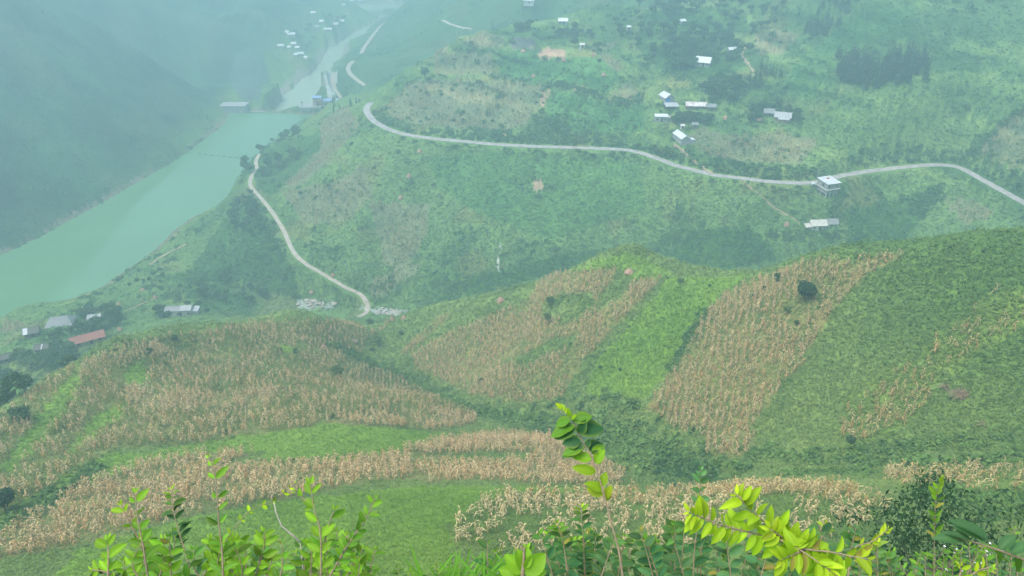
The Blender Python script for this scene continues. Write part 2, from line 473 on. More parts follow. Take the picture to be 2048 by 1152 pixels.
# ------------------------------------------------------------------ object helpers
def raw_mesh(name, verts, faces, mat=None, tone=None, smooth_shade=False):
    """verts (n,3), faces (m,3) or (m,4) or list of index tuples"""
    me = bpy.data.meshes.new(name)
    verts = np.asarray(verts, np.float32)
    if isinstance(faces, np.ndarray):
        k = faces.shape[1]
        me.vertices.add(len(verts)); me.vertices.foreach_set('co', verts.ravel())
        me.loops.add(faces.size); me.loops.foreach_set('vertex_index', faces.astype(np.int32).ravel())
        me.polygons.add(len(faces))
        me.polygons.foreach_set('loop_start', np.arange(0, faces.size, k, dtype=np.int32))
        me.polygons.foreach_set('loop_total', np.full(len(faces), k, np.int32))
        me.update(calc_edges=True)
    else:
        me.from_pydata([tuple(map(float, v)) for v in verts], [], faces)
        me.update()
    if smooth_shade:
        me.polygons.foreach_set('use_smooth', np.ones(len(me.polygons), bool))
    if tone is not None:
        a = me.color_attributes.new('tone', 'FLOAT_COLOR', 'POINT')
        t = np.ones((len(verts), 4), np.float32); t[:, :3] = tone
        a.data.foreach_set('color', t.ravel())
    if mat is not None:
        me.materials.append(mat)
    return me

def obj(name, me, parent=None, loc=(0, 0, 0), rot=0.0):
    o = bpy.data.objects.new(name, me)
    COL.objects.link(o)
    if parent is not None:
        o.parent = parent
    o.location = loc
    o.rotation_euler = (0, 0, rot)
    return o

def tag(o, label, cat, group=None):
    o['label'] = label; o['category'] = cat
    if group:
        o['group'] = group
    return o

def thing(name, label, cat, loc, rot=0.0, group=None):
    o = obj(name, None, None, loc, rot)
    return tag(o, label, cat, group)

def structure(name, me, loc=(0, 0, 0)):
    o = obj(name, me, None, loc); o['kind'] = 'structure'
    return o

def stuff(name, me, label, cat):
    o = obj(name, me); o['kind'] = 'stuff'
    return tag(o, label, cat)

class MB:
    """collects shapes into one mesh"""
    def __init__(self):
        self.v = []; self.f = []
    def add(self, v, f):
        b = len(self.v)
        self.v.extend([tuple(map(float, q)) for q in v]); self.f.extend([tuple(i + b for i in q) for q in f])
    def box(self, x0, x1, y0, y1, z0, z1, taper=0.0):
        t = taper
        self.add([(x0, y0, z0), (x1, y0, z0), (x1, y1, z0), (x0, y1, z0), (x0 + t, y0 + t, z1), (x1 - t, y0 + t, z1), (x1 - t, y1 - t, z1), (x0 + t, y1 - t, z1)],
                 [(0, 3, 2, 1), (4, 5, 6, 7), (0, 1, 5, 4), (1, 2, 6, 5), (2, 3, 7, 6), (3, 0, 4, 7)])
    def prism(self, quad, thick):
        """a sheet with thickness: quad corners, extruded down"""
        q = [Vector(p) for p in quad]
        n = len(q)
        v = q + [p - Vector((0, 0, thick)) for p in q]
        self.add(v, [tuple(range(n)), tuple(range(2 * n - 1, n - 1, -1))] + [(i + n, (i + 1) % n + n, (i + 1) % n, i) for i in range(n)])
    def tube(self, pts, radii, n=6):
        pts = [Vector(p) for p in pts]
        vs = []; fs = []
        for i, p in enumerate(pts):
            d = (pts[min(i + 1, len(pts) - 1)] - pts[max(i - 1, 0)]).normalized()
            a = d.orthogonal().normalized(); b = d.cross(a)
            if i and True:
                a = (prev - d * prev.dot(d)).normalized(); b = d.cross(a)
            prev = a
            for k in range(n):
                t = 2 * math.pi * k / n
                vs.append(p + (a * math.cos(t) + b * math.sin(t)) * radii[i])
        for i in range(len(pts) - 1):
            for k in range(n):
                k2 = (k + 1) % n
                fs.append((i * n + k, i * n + k2, (i + 1) * n + k2, (i + 1) * n + k))
        fs.append(tuple(range(n - 1, -1, -1))); fs.append(tuple((len(pts) - 1) * n + k for k in range(n)))
        self.add(vs, fs)
    def mesh(self, name, mat, sm=False, tone=None):
        return raw_mesh(name, self.v, self.f, mat, tone, sm)

# ------------------------------------------------------------------ what grows where (outlines on the land)
ZONES = []
def zone_poly(code, rmax, pts):
    ZONES.append((code, plan(pts, rmax), rmax < 300))
N_, F_ = 250.0, 1500.0
GRASS, CORN, THIN, BRIGHT, SCRUB, SOIL, PLOW, FARCORN, BEAN, ROCK, CLIFF, SPARSE, PALE = range(13)
# far fields
zone_poly(FARCORN, F_, [(770,215),(822,165),(900,158),(1000,160),(1085,170),(1085,205),(1060,240),(1010,262),(930,258),(850,252),(790,240)])
zone_poly(FARCORN, F_, [(925,84),(962,64),(1012,72),(1004,95),(950,99)])
zone_poly(FARCORN, F_, [(870,105),(930,105),(985,110),(990,150),(870,150)])
zone_poly(FARCORN, F_, [(1195,100),(1215,106),(1255,140),(1232,143),(1208,125)])
zone_poly(FARCORN, F_, [(1260,162),(1285,190),(1250,203),(1215,198)])
zone_poly(FARCORN, F_, [(1190,92),(1235,82),(1230,92),(1205,98)])
zone_poly(FARCORN, F_, [(1375,277),(1400,256),(1470,275),(1560,262),(1640,282),(1612,310),(1608,326),(1540,326),(1440,322),(1395,300)])
zone_poly(FARCORN, F_, [(2060,215),(2000,250),(1950,310),(1990,332),(2060,345)])
zone_poly(FARCORN, F_, [(655,235),(690,215),(722,248),(650,332),(600,372),(565,372),(590,330),(625,280)])
zone_poly(FARCORN, F_, [(735,405),(860,408),(855,470),(825,520),(800,545),(770,530),(755,470)])
zone_poly(FARCORN, F_, [(560,380),(650,370),(730,330),(745,395),(700,440),(610,450)])
zone_poly(FARCORN, F_, [(740,560),(850,520),(830,545),(770,590),(745,600)])
zone_poly(FARCORN, F_, [(1890,400),(1950,400),(1990,430),(1930,450)])
zone_poly(FARCORN, F_, [(0,640),(40,640),(55,660),(0,668)])
zone_poly(FARCORN, F_, [(1510,70),(1560,60),(1600,70),(1560,110),(1515,110)])
zone_poly(BEAN, F_, [(1000,102),(1075,100),(1080,118),(1190,112),(1240,150),(1215,195),(1110,165),(1000,155)])
zone_poly(BEAN, F_, [(1110,178),(1160,190),(1250,210),(1285,205),(1290,255),(1220,270),(1100,262),(1090,215)])
zone_poly(PALE, F_, [(860,320),(960,300),(1180,310),(1280,330),(1290,420),(1100,480),(960,430),(880,380)])
zone_poly(PALE, F_, [(1690,110),(1650,160),(1620,200),(1560,180),(1600,120),(1690,40),(1750,20),(1830,10),(1830,70),(1740,80)])
zone_poly(SOIL, F_, [(1076,97),(1130,98),(1131,115),(1080,115)])
zone_poly(SOIL, F_, [(1137,168),(1185,177),(1180,181),(1148,176)])
zone_poly(SOIL, F_, [(1066,362),(1078,359),(1087,366),(1085,378),(1074,385),(1065,378)])
zone_poly(SOIL, F_, [(1005,264),(1014,264),(1013,275),(1006,277)])
zone_poly(SOIL, F_, [(1116,267),(1124,267),(1122,277),(1117,276)])
zone_poly(SOIL, F_, [(1080,185),(1100,180),(1092,205),(1078,222)])
zone_poly(PLOW, F_, [(1016,78),(1070,76),(1076,96),(1020,94)])
zone_poly(SCRUB, F_, [(500,318),(570,285),(640,260),(640,300),(590,350),(540,395),(515,375)])
zone_poly(SCRUB, F_, [(300,560),(380,540),(440,450),(500,390),(530,430),(560,500),(590,545),(600,600),(540,580),(470,560),(400,570)])
zone_poly(SCRUB, F_, [(1290,20),(1480,10),(1500,60),(1390,90),(1500,120),(1450,160),(1330,150),(1270,90)])
zone_poly(SCRUB, F_, [(1340,500),(1390,460),(1500,450),(1560,520),(1420,545),(1350,540)])
zone_poly(SCRUB, F_, [(1690,420),(1780,400),(1880,370),(1850,430),(1800,490),(1700,500)])
zone_poly(SCRUB, F_, [(900,575),(960,545),(1080,520),(1180,500),(1300,490),(1340,540),(1190,520),(1060,560),(960,590)])
zone_poly(ROCK, F_, [(592,612),(598,600),(616,598),(625,610),(640,606),(665,605),(695,607),(690,613),(660,615),(632,618),(600,618)])
zone_poly(ROCK, F_, [(715,613),(740,618),(770,616),(815,620),(800,628),(752,630),(742,622),(722,620)])
zone_poly(ROCK, F_, [(998,488),(1002,488),(999,520),(996,543),(993,543)])
zone_poly(ROCK, F_, [(556,213),(575,196),(588,198),(595,180),(604,178),(590,205),(560,217)])
zone_poly(ROCK, F_, [(648,160),(664,138),(676,142),(668,170),(676,205),(655,195)])
zone_poly(CLIFF, F_, [(470,110),(500,95),(530,120),(540,160),(520,205),(480,200),(455,160)])
# near fields
zone_poly(BRIGHT, N_, [(560,1000),(850,972),(1230,976),(1400,990),(1050,988),(905,1055),(905,1200),(60,1200),(160,1100),(310,1055)])
zone_poly(BRIGHT, N_, [(1150,540),(1200,520),(1250,503),(1300,522),(1348,548),(1325,556),(1262,560),(1245,536)])
zone_poly(THIN, N_, [(0,835),(110,752),(250,688),(330,672),(400,664),(500,646),(620,642),(720,645),(742,665),(722,700),(780,742),(860,792),(965,832),(930,852),(870,862),(700,850),(600,865),(400,888),(300,892),(220,900),(130,960),(60,1012),(-40,1060),(-40,860)])
zone_poly(CORN, N_, [(120,752),(250,690),(345,682),(330,720),(260,720),(170,735)])
zone_poly(CORN, N_, [(250,740),(300,770),(440,790),(560,775),(540,820),(300,820),(255,810)])
zone_poly(CORN, N_, [(650,845),(760,825),(900,820),(965,834),(930,852),(870,860),(720,850)])
zone_poly(BRIGHT, N_, [(165,725),(157,790),(90,880),(20,945),(-10,940),(10,920),(100,800)])
zone_poly(BRIGHT, N_, [(250,806),(240,840),(130,922),(150,880),(190,830)])
zone_poly(BRIGHT, N_, [(560,690),(600,700),(590,715),(550,700)])
zone_poly(BRIGHT, N_, [(250,742),(285,720),(300,760),(255,770)])
zone_poly(BRIGHT, N_, [(300,905),(500,870),(620,855),(650,846),(760,856),(900,868),(905,882),(850,900),(770,905),(720,922),(560,925),(520,905),(420,908),(250,945),(150,975),(60,1040),(-30,1085),(-30,1050),(130,955),(220,908)])
zone_poly(SCRUB, N_, [(-20,1075),(100,985),(170,950),(175,962),(110,1010),(20,1075)])
zone_poly(CORN, N_, [(163,971),(300,925),(420,905),(505,905),(440,938),(560,932),(640,925),(760,915),(800,900),(880,880),(1000,865),(1100,870),(1130,895),(1200,920),(1250,945),(1240,970),(1100,970),(940,960),(860,965),(760,960),(600,990),(450,1020),(300,1050),(150,1092),(-20,1125),(-20,1085),(80,1030)])
zone_poly(GRASS, N_, [(850,925),(950,905),(1060,905),(1050,920),(930,925)])
zone_poly(SPARSE, N_, [(895,1060),(960,1000),(1050,985),(1180,985),(1300,985),(1420,985),(1560,970),(1700,982),(1790,1010),(1740,1060),(1500,1095),(1200,1110),(1000,1110),(910,1085)])
zone_poly(SPARSE, N_, [(1760,945),(1900,935),(2060,945),(2060,985),(1900,980),(1790,975)])
zone_poly(SPARSE, N_, [(1672,870),(1690,800),(1760,745),(1800,732),(1860,720),(1872,760),(1852,812),(1800,862),(1720,888)])
zone_poly(SPARSE, N_, [(1850,690),(1990,580),(2060,570),(2060,640),(1930,730),(1870,740)])
zone_poly(CORN, N_, [(1552,544),(1610,526),(1700,518),(1790,512),(1806,512),(1749,538),(1683,602),(1654,642),(1610,708),(1606,735),(1543,798),(1508,849),(1504,896),(1484,918),(1410,916),(1405,877),(1359,865),(1312,830),(1290,822),(1345,745),(1363,716),(1380,686),(1402,642),(1424,613),(1457,584),(1505,562)])
zone_poly(CORN, N_, [(820,710),(893,669),(997,628),(1060,603),(1070,576),(1091,557),(1136,545),(1240,538),(1219,572),(1199,593),(1195,624),(1240,600),(1268,564),(1320,557),(1310,575),(1258,628),(1219,669),(1171,715),(1153,750),(1140,770),(1120,800),(1050,805),(990,798),(940,790),(880,760),(830,735)])
zone_poly(GRASS, N_, [(1095,600),(1180,585),(1197,612),(1160,640),(1100,642),(1080,622)])
zone_poly(GRASS, N_, [(1100,680),(1160,668),(1150,690),(1040,740),(1030,720)])
zone_poly(CORN, N_, [(799,708),(895,622),(902,634),(850,682),(805,714)])
zone_poly(CORN, N_, [(738,668),(775,640),(778,644),(750,672)])
zone_poly(BRIGHT, N_, [(1330,556),(1500,552),(1440,592),(1395,640),(1365,690),(1335,745),(1290,800),(1180,790),(1170,770),(1200,720),(1260,650),(1315,590)])
zone_poly(SCRUB, N_, [(1410,610),(1396,650),(1370,700),(1340,745),(1328,745),(1360,690),(1390,640)])
zone_poly(SCRUB, N_, [(765,722),(800,742),(850,772),(940,808),(1050,828),(1160,830),(1260,858),(1330,885),(1400,918),(1440,940),(1450,962),(1380,965),(1320,940),(1250,922),(1150,880),(1060,855),(960,835),(860,785),(790,745),(760,740)])
zone_poly(SCRUB, N_, [(660,690),(720,705),(765,728),(760,745),(700,712),(658,698)])
zone_poly(SCRUB, N_, [(1820,960),(1950,980),(2060,985),(2060,1040),(1960,1045),(1880,1000)])

def zones_at(x, y):
    z = np.zeros(x.shape, np.int8)
    jx = x + 0.9 * perlin(x / 3.1, y / 3.1, 91) + 0.6 * perlin(x / 1.1, y / 1.1, 92)
    jy = y + 0.9 * perlin(x / 3.1, y / 3.1, 93) + 0.6 * perlin(x / 1.1, y / 1.1, 94)
    near = np.hypot(x, y) < 256
    for code, poly, nr in ZONES:
        z[in_poly(jx, jy, poly) & (near == nr)] = code
    return z

TONE = {  # albedo pairs the ground and its cover vary between
    GRASS: ((.105, .18, .042), (.205, .285, .075)), CORN: ((.12, .15, .04), (.26, .24, .09)),
    THIN: ((.12, .16, .04), (.25, .24, .08)), BRIGHT: ((.13, .24, .03), (.20, .32, .045)),
    SCRUB: ((.030, .085, .02), (.10, .185, .035)), SOIL: ((.40, .23, .13), (.50, .31, .19)),
    PLOW: ((.14, .11, .10), (.22, .19, .16)), FARCORN: ((.15, .17, .065), (.27, .24, .12)),
    BEAN: ((.07, .17, .04), (.12, .24, .06)), ROCK: ((.32, .29, .24), (.56, .51, .43)),
    CLIFF: ((.05, .09, .05), (.16, .17, .15)), SPARSE: ((.10, .18, .035), (.19, .27, .06)), PALE: ((.075, .165, .04), (.14, .245, .055))}
TLO = np.array([TONE[k][0] for k in range(13)]); THI = np.array([TONE[k][1] for k in range(13)])

def tone_at(x, y, z, zc, jit=None):
    n = 0.5 + 0.5 * fbm(x, y, 26, 3, 201) + 0.12 * fbm(x, y, 5, 2, 202)
    if jit is not None:
        n = n + jit
    n = np.clip(n, -0.15, 1.2)[:, None]
    r = np.hypot(x, y)
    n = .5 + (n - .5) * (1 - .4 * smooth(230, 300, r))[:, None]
    t = TLO[zc] * (1 - n) + THI[zc] * n
    # plain hillside: woods and old fields across the far slopes, deeper green on the right-hand near slope, partly frame-edge darkening put into the colour
    r = np.hypot(x, y)
    g = (zc == GRASS)
    wood = smooth(0.05, 0.55, fbm(x, y, 46, 4, 301)) * smooth(230, 300, r)
    old = smooth(0.1, 0.6, fbm(x + 300, y, 34, 3, 302)) * smooth(230, 300, r) * (x < 180)
    dark = smooth(52, 80, x) * smooth(260, 200, r) * smooth(60, 95, r)
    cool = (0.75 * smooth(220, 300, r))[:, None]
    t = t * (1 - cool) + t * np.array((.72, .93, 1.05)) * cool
    for w, c in ((wood * .7, (.05, .125, .035)), (old * 0.5, (.20, .20, .07)), (dark * 0.5, (.042, .125, .024))):
        k = (w * g)[:, None]
        t = t * (1 - k) + np.array(c) * k
    # woodland on the valley side behind the hill and the right-hand mountain, painted darker and bluer to imitate mist and frame-edge darkening
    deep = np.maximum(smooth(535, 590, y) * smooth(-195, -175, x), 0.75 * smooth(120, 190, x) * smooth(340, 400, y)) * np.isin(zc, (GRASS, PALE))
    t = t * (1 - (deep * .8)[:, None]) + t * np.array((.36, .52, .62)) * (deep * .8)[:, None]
    # each terrace of the hill is planted on its own: bands that follow the contours
    hill = smooth(56, 60, z) * smooth(230, 190, np.abs(x - 40)) * smooth(300, 340, r) * smooth(600, 540, r)
    idx = np.floor(z / 3.1 + 0.5 * fbm(x, y, 50, 2, 77) + 0.35)
    band = (_hash(idx, np.floor(x / 42 + 0.6 * fbm(x, y, 30, 2, 78)), 5) / 65535.0 - 0.5)
    t = t * (1 + (0.75 * band * hill))[:, None]
    t[:, 0] *= 1 + 0.35 * band * hill
    left = (smooth(-235, -265, x) * smooth(200, 260, r))[:, None] * g[:, None]  # left mountain: growth coloured darker to stand in for darkening towards the frame edge
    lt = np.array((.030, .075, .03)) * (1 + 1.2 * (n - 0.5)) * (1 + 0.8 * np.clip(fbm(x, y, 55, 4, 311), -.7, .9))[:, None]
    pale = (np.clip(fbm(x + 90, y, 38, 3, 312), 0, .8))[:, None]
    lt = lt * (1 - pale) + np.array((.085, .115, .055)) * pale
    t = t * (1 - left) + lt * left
    return np.clip(t, 0.008, 0.9)

# ------------------------------------------------------------------ ground sheet
_v = np.stack([GX.ravel(), GY.ravel(), GZ.ravel()], 1)
_i = np.arange(NR - 1)[:, None] * NA; _j = np.arange(NA)[None]; _j2 = (_j + 1) % NA
_f = np.stack([_i + _j2, _i + NA + _j2, _i + NA + _j, _i + _j], -1).reshape(-1, 4)
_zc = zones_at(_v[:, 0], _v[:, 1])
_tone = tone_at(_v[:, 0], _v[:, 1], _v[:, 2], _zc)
_soil = (_v[:, 2] < 1.6) & (_v[:, 2] > -0.6) & (_v[:, 0] < -150) & (_v[:, 1] < 640)
_tone[_soil] = (.20, .17, .12)
_rb = (_v[:, 2] < -3.2) & (_v[:, 1] > 632)
_tone[_rb] = (.26, .24, .20)
def ground_material():
    m, nt, bs = new_mat('hillside')
    at = nt.nodes.new('ShaderNodeAttribute'); at.attribute_name = 'tone'
    oc = object_coords(nt)
    n1 = noise_node(nt, 0.9, 6, 0.7, oc)
    n2 = noise_node(nt, 0.12, 5, 0.6, oc)
    f1 = ramp(nt, n1.outputs[0], [(0.25, (.55, .55, .55)), (0.75, (1.35, 1.35, 1.3))])
    f2 = ramp(nt, n2.outputs[0], [(0.3, (.78, .8, .82)), (0.7, (1.2, 1.18, 1.1))])
    c = mix_rgb(nt, 'MULTIPLY', 1.0, at.outputs['Color'], f1)
    c = mix_rgb(nt, 'MULTIPLY', 1.0, c, f2)
    nt.links.new(c, bs.inputs['Base Color'])
    bs.inputs['Roughness'].default_value = 0.95
    bs.inputs['Specular IOR Level'].default_value = 0.1
    b = nt.nodes.new('ShaderNodeBump')
    b.inputs['Strength'].default_value = 0.9; b.inputs['Distance'].default_value = 0.8
    nt.links.new(n1.outputs[0], b.inputs['Height'])
    nt.links.new(b.outputs[0], bs.inputs['Normal'])
    return m
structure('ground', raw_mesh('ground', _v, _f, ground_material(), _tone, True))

# ------------------------------------------------------------------ water
def water_material(name, col, rough, bump):
    m, nt, bs = new_mat(name)
    oc = object_coords(nt)
    n = noise_node(nt, 0.02, 3, 0.5, oc)
    lo = tuple(c * 0.93 for c in col); hi = tuple(c * 1.06 for c in col)
    nt.links.new(ramp(nt, n.outputs[0], [(0.3, lo), (0.7, hi)]), bs.inputs['Base Color'])
    bs.inputs['Roughness'].default_value = rough
    bs.inputs['IOR'].default_value = 1.33
    w = noise_node(nt, 0.8, 3, 0.5, oc)
    b = nt.nodes.new('ShaderNodeBump')
    b.inputs['Strength'].default_value = bump; b.inputs['Distance'].default_value = 0.2
    nt.links.new(w.outputs[0], b.inputs['Height'])
    nt.links.new(b.outputs[0], bs.inputs['Normal'])
    return m
def pad(poly, d):
    c = poly.mean(0)
    return poly
_lake = [(-330, -60, 0), (-120, -60, 0), (-120, 330, 0), (-150, 420, 0), (-165, 560, 0), (-165, 627, 0), (-262, 627, 0), (-270, 480, 0), (-330, 330, 0)]
structure('reservoir', raw_mesh('reservoir', np.array(_lake), [tuple(range(len(_lake)))], water_material('reservoir_water', (.10, .22, .09), 0.06, 0.10)))
_riv = [(-250, 631, -6), (-160, 631, -6), (-165, 780, -6), (-120, 1200, -6), (-230, 1200, -6), (-255, 760, -6)]
structure('river', raw_mesh('river', np.array(_riv), [tuple(range(len(_riv)))], water_material('river_water', (.30, .36, .25), 0.2, 0.3)))

# ------------------------------------------------------------------ roads and paths
def ribbon(name, line, half, mat, lift=0.03, n=5, snap=False, kerb=0.12):
    l = catmull(line, n)
    if snap:
        l[:, 2] = height(l[:, 0], l[:, 1])
        k = np.ones(5) / 5
        l[2:-2, 2] = np.convolve(l[:, 2], k, 'valid')
    t = np.gradient(l[:, :2], axis=0)
    t /= np.linalg.norm(t, axis=1)[:, None]
    nn = np.stack([-t[:, 1], t[:, 0]], 1)
    vs = []
    for p, q in zip(l, nn):
        for s in (-1, -0.35, 0.35, 1):
            a = p[:2] + q * half * s * (1 + 0.08 * math.sin(p[0] * 0.7 + s * 5))
            vs.append((a[0], a[1], p[2] + lift + (0.05 if abs(s) < 0.5 else 0)))
        for s in (1, -1):
            a = p[:2] + q * (half + kerb) * s
            vs.append((a[0], a[1], p[2] - 0.9))
    fs = []
    for k in range(len(l) - 1):
        a, b = k * 6, k * 6 + 6
        for c, d in ((0, 1), (1, 2), (2, 3), (3, 4), (5, 0)):
            fs.append((a + d, a + c, b + c, b + d) if True else None)
    return structure(name, raw_mesh(name, vs, fs, mat))
concrete = plain_mat('worn_concrete', (.30, .285, .26), 0.9, 0.3, 0.35)
dirt = plain_mat('pale_dirt', (.37, .32, .25), 0.95, 0.3, 0.4)
trod = plain_mat('trodden_earth', (.34, .26, .16), 0.95, 0.25, 0.8)
ribbon('road', ROAD, 1.95, concrete)
ribbon('path', PATH, 1.1, dirt)
ribbon('river_road', UPROAD, 2.0, dirt); ribbon('river_road', LOROAD, 2.0, dirt); ribbon('hill_road', HIROAD, 1.8, dirt)
ribbon('track', TRACK, 1.6, dirt)
ribbon('footpath', [hit(*p) for p in [(1428,349),(1405,332),(1385,316),(1365,300),(1349,287)]], 0.75, trod, 0.25, snap=True)
ribbon('footpath', [hit(*p) for p in [(1482,361),(1505,378),(1530,398),(1560,422),(1600,447)]], 0.4, trod, 0.2, snap=True)
ribbon('footpath', [hit(*p) for p in [(1508,145),(1503,133),(1492,122),(1484,110),(1486,102),(1492,94)]], 0.8, trod, 0.3, snap=True)
ribbon('footpath', [hit(*p) for p in [(315,593),(295,605),(285,608),(250,622),(225,626)]], 0.35, trod, 0.15, snap=True)
ribbon('footpath', [hit(*p) for p in [(372,489),(350,500),(320,516),(300,530)]], 0.6, trod, 0.2, snap=True)
# ------------------------------------------------------------------ ground cover (nobody could count it)
def rot_z(v, a):
    c, s = np.cos(a), np.sin(a)
    return np.stack([v[..., 0] * c - v[..., 1] * s, v[..., 0] * s + v[..., 1] * c, v[..., 2]], -1)

def sample_land(n, ok=None, grazing=0.12):
    """points of the land spread evenly over what can be seen of it"""
    dEl = np.diff(EL, axis=0)
    a = np.maximum(dEl, 0) + grazing * 0.02 * np.log(RR[1:] / RR[:-1])[:, None] * 10 * (dEl > -0.02)
    px, py, f = project(GX[:-1, :NF], GY[:-1, :NF], GZ[:-1, :NF])
    inside = (px > -90) & (px < 2140) & (py > -70) & (py < 1260)
    w = a * VIS[:-1] * inside * (RR[:-1, None] > 30)
    w = w[:, :-1]
    cum = np.cumsum(w.ravel()); cum /= cum[-1]
    k = np.searchsorted(cum, rng.random(n))
    i, j = np.unravel_index(k, w.shape)
    u, v = rng.random(n), rng.random(n)
    az = AZ_F[j] + (AZ_F[j + 1] - AZ_F[j]) * u
    r = RR[i] * (RR[i + 1] / RR[i]) ** v
    x, y = r * np.sin(az), r * np.cos(az)
    return x, y, height(x, y), r

ROADS_ALL = [(catmull(ROAD, 3), 3.4), (catmull(PATH, 3), 2.0), (catmull(UPROAD, 3), 2.8), (catmull(LOROAD, 3), 2.8), (catmull(HIROAD, 3), 2.6), (catmull(TRACK, 3), 2.4)]
def clear_of_roads(x, y):
    ok = np.ones(x.shape, bool)
    for l, h in ROADS_ALL:
        m = (x > l[:, 0].min() - 6) & (x < l[:, 0].max() + 6) & (y > l[:, 1].min() - 6) & (y < l[:, 1].max() + 6)
        if m.any():
            d, _ = dist_polyline(x[m], y[m], l)
            q = np.ones(x.shape, bool); q[m] = d > h
            ok &= q
    return ok & ~in_poly(x, y, LAKE_IN) & ~in_poly(x, y, RIVER)
LAKE_IN = LAKE

def tuft(nblades, spread, lean, wid):
    """a tuft of bent blades, unit height"""
    V = []; Fc = []
    for k in range(nblades):
        a = rng.random() * 2 * math.pi
        b0 = rng.random() * spread * 0.5
        l = lean * (0.4 + rng.random())
        h = 0.6 + 0.4 * rng.random()
        d = np.array([math.cos(a), math.sin(a), 0]); s = np.array([-math.sin(a), math.cos(a), 0]) * wid
        p0 = d * b0; p1 = d * (b0 + l * 0.4) + np.array([0, 0, h * 0.62]); p2 = d * (b0 + l) + np.array([0, 0, h])
        n = len(V)
        V += [p0 - s * .6, p0 + s * .6, p1 + s, p1 - s, p2]
        Fc += [(n, n + 1, n + 2), (n, n + 2, n + 3), (n + 3, n + 2, n + 4)]
    return np.array(V), np.array(Fc)

def clump(nleaf, size, flat=0.6, aspect=0.6):
    """a low clump of leaves filling a dome of unit radius"""
    V = []; Fc = []
    for k in range(nleaf):
        d = rng.normal(size=3); d[2] = abs(d[2]) + 0.1; d /= np.linalg.norm(d)
        c = d * (0.45 + 0.55 * rng.random()) * np.array([1, 1, flat])
        nrm = d * .7 + rng.normal(size=3) * 0.5; nrm[2] += 0.9; nrm /= np.linalg.norm(nrm)
        a = np.cross(nrm, rng.normal(size=3)); a /= np.linalg.norm(a); b = np.cross(nrm, a)
        s = size * (0.6 + 0.7 * rng.random())
        n = len(V)
        V += [c - a * s, c - b * s * aspect + nrm * s * .15, c + a * s - nrm * s * .2, c + b * s * aspect + nrm * s * .15]
        Fc += [(n, n + 1, n + 2), (n, n + 2, n + 3)]
    return np.array(V), np.array(Fc)

def spread_copies(bases, x, y, z, size, tones, height_f=None, tilt=0.15, leafvar=0.35, tipshade=None):
    """one mesh from many placed copies of the base shapes"""
    Vs, Fs, Ts = [], [], []
    off = 0
    which = rng.integers(0, len(bases), len(x))
    for b, (V, Fc) in enumerate(bases):
        m = np.nonzero(which == b)[0]
        if not len(m):
            continue
        n = len(m); nv = len(V)
        a = rng.random(n) * 2 * math.pi
        vv = np.broadcast_to(V, (n, nv, 3)) * size[m][:, None, None]
        if height_f is not None:
            vv = vv * np.stack([np.ones(n), np.ones(n), height_f[m]], 1)[:, None, :]
        vv = rot_z(vv, a[:, None])
        tx, ty = rng.normal(size=n) * tilt, rng.normal(size=n) * tilt
        vv = np.stack([vv[..., 0] + vv[..., 2] * tx[:, None], vv[..., 1] + vv[..., 2] * ty[:, None], vv[..., 2]], -1)
        vv = vv + np.stack([x[m], y[m], z[m]], 1)[:, None, :]
        Vs.append(vv.reshape(-1, 3))
        Fs.append((Fc[None] + (np.arange(n) * nv)[:, None, None] + off).reshape(-1, 3))
        # leaf to leaf variation in colour
        grp = np.arange(nv) // 4
        lv = 1 + leafvar * (rng.random((n, grp.max() + 1)) - 0.5) * 2
        t = tones[m][:, None, :] * lv[:, grp][:, :, None]
        Ts.append(np.clip(t, 0.006, 0.95).reshape(-1, 3))
        off += n * nv
    return np.concatenate(Vs), np.concatenate(Fs), np.concatenate(Ts)

# --- grass and low growth over everything
CL = [clump(9, 0.42) for _ in range(8)]
TF = [tuft(7, 0.5, 0.5, 0.06) for _ in range(8)]
def low_growth():
    x, y, z, r = sample_land(210000)
    zc = zones_at(x, y)
    keep = clear_of_roads(x, y) & (z > 0.7) & ~np.isin(zc, (SOIL, PLOW, ROCK, CLIFF))
    keep &= ~((zc == FARCORN) & (rng.random(len(x)) < 0.6)) & ~((zc == CORN) & (rng.random(len(x)) < 0.25))
    x, y, z, r, zc = x[keep], y[keep], z[keep], r[keep], zc[keep]
    zg = np.where(np.isin(zc, (CORN, THIN, FARCORN)), np.where(rng.random(len(x)) < 0.7, GRASS, zc), zc)
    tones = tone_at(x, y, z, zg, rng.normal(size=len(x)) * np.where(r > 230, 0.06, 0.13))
    s = np.clip(r * 0.0030, 0.17, 0.80) * (0.55 + 0.9 * rng.random(len(x)) ** 1.5)
    s = np.where(zc == BRIGHT, s * 0.85, s)
    hf = np.where(np.isin(zc, (CORN, THIN)), 0.7, 1.0)
    return spread_copies(CL, x, y, z - 0.05 * s, s, tones, hf, 0.1, 0.16)
def grass_blades():
    x, y, z, r = sample_land(60000)
    zc = zones_at(x, y)
    keep = clear_of_roads(x, y) & (z > 0.7) & (r < 240) & np.isin(zc, (GRASS, BRIGHT, SPARSE, THIN))
    x, y, z, r, zc = x[keep], y[keep], z[keep], r[keep], zc[keep]
    tones = tone_at(x, y, z, np.where(zc == BRIGHT, BRIGHT, GRASS), 0.3 + rng.normal(size=len(x)) * 0.15)
    s = np.clip(r * 0.0052, 0.35, 1.0) * (0.6 + 0.7 * rng.random(len(x)))
    return spread_copies(TF, x, y, z - 0.03, s, tones, None, 0.15, 0.2)
def join(parts):
    Vs, Fs, Ts = [], [], []; off = 0
    for V, Fc, Tn in parts:
        Vs.append(V); Fs.append(Fc + off); Ts.append(Tn); off += len(V)
    return np.concatenate(Vs), np.concatenate(Fs), np.concatenate(Ts)
V, Fc, Tn = join([low_growth(), grass_blades()])
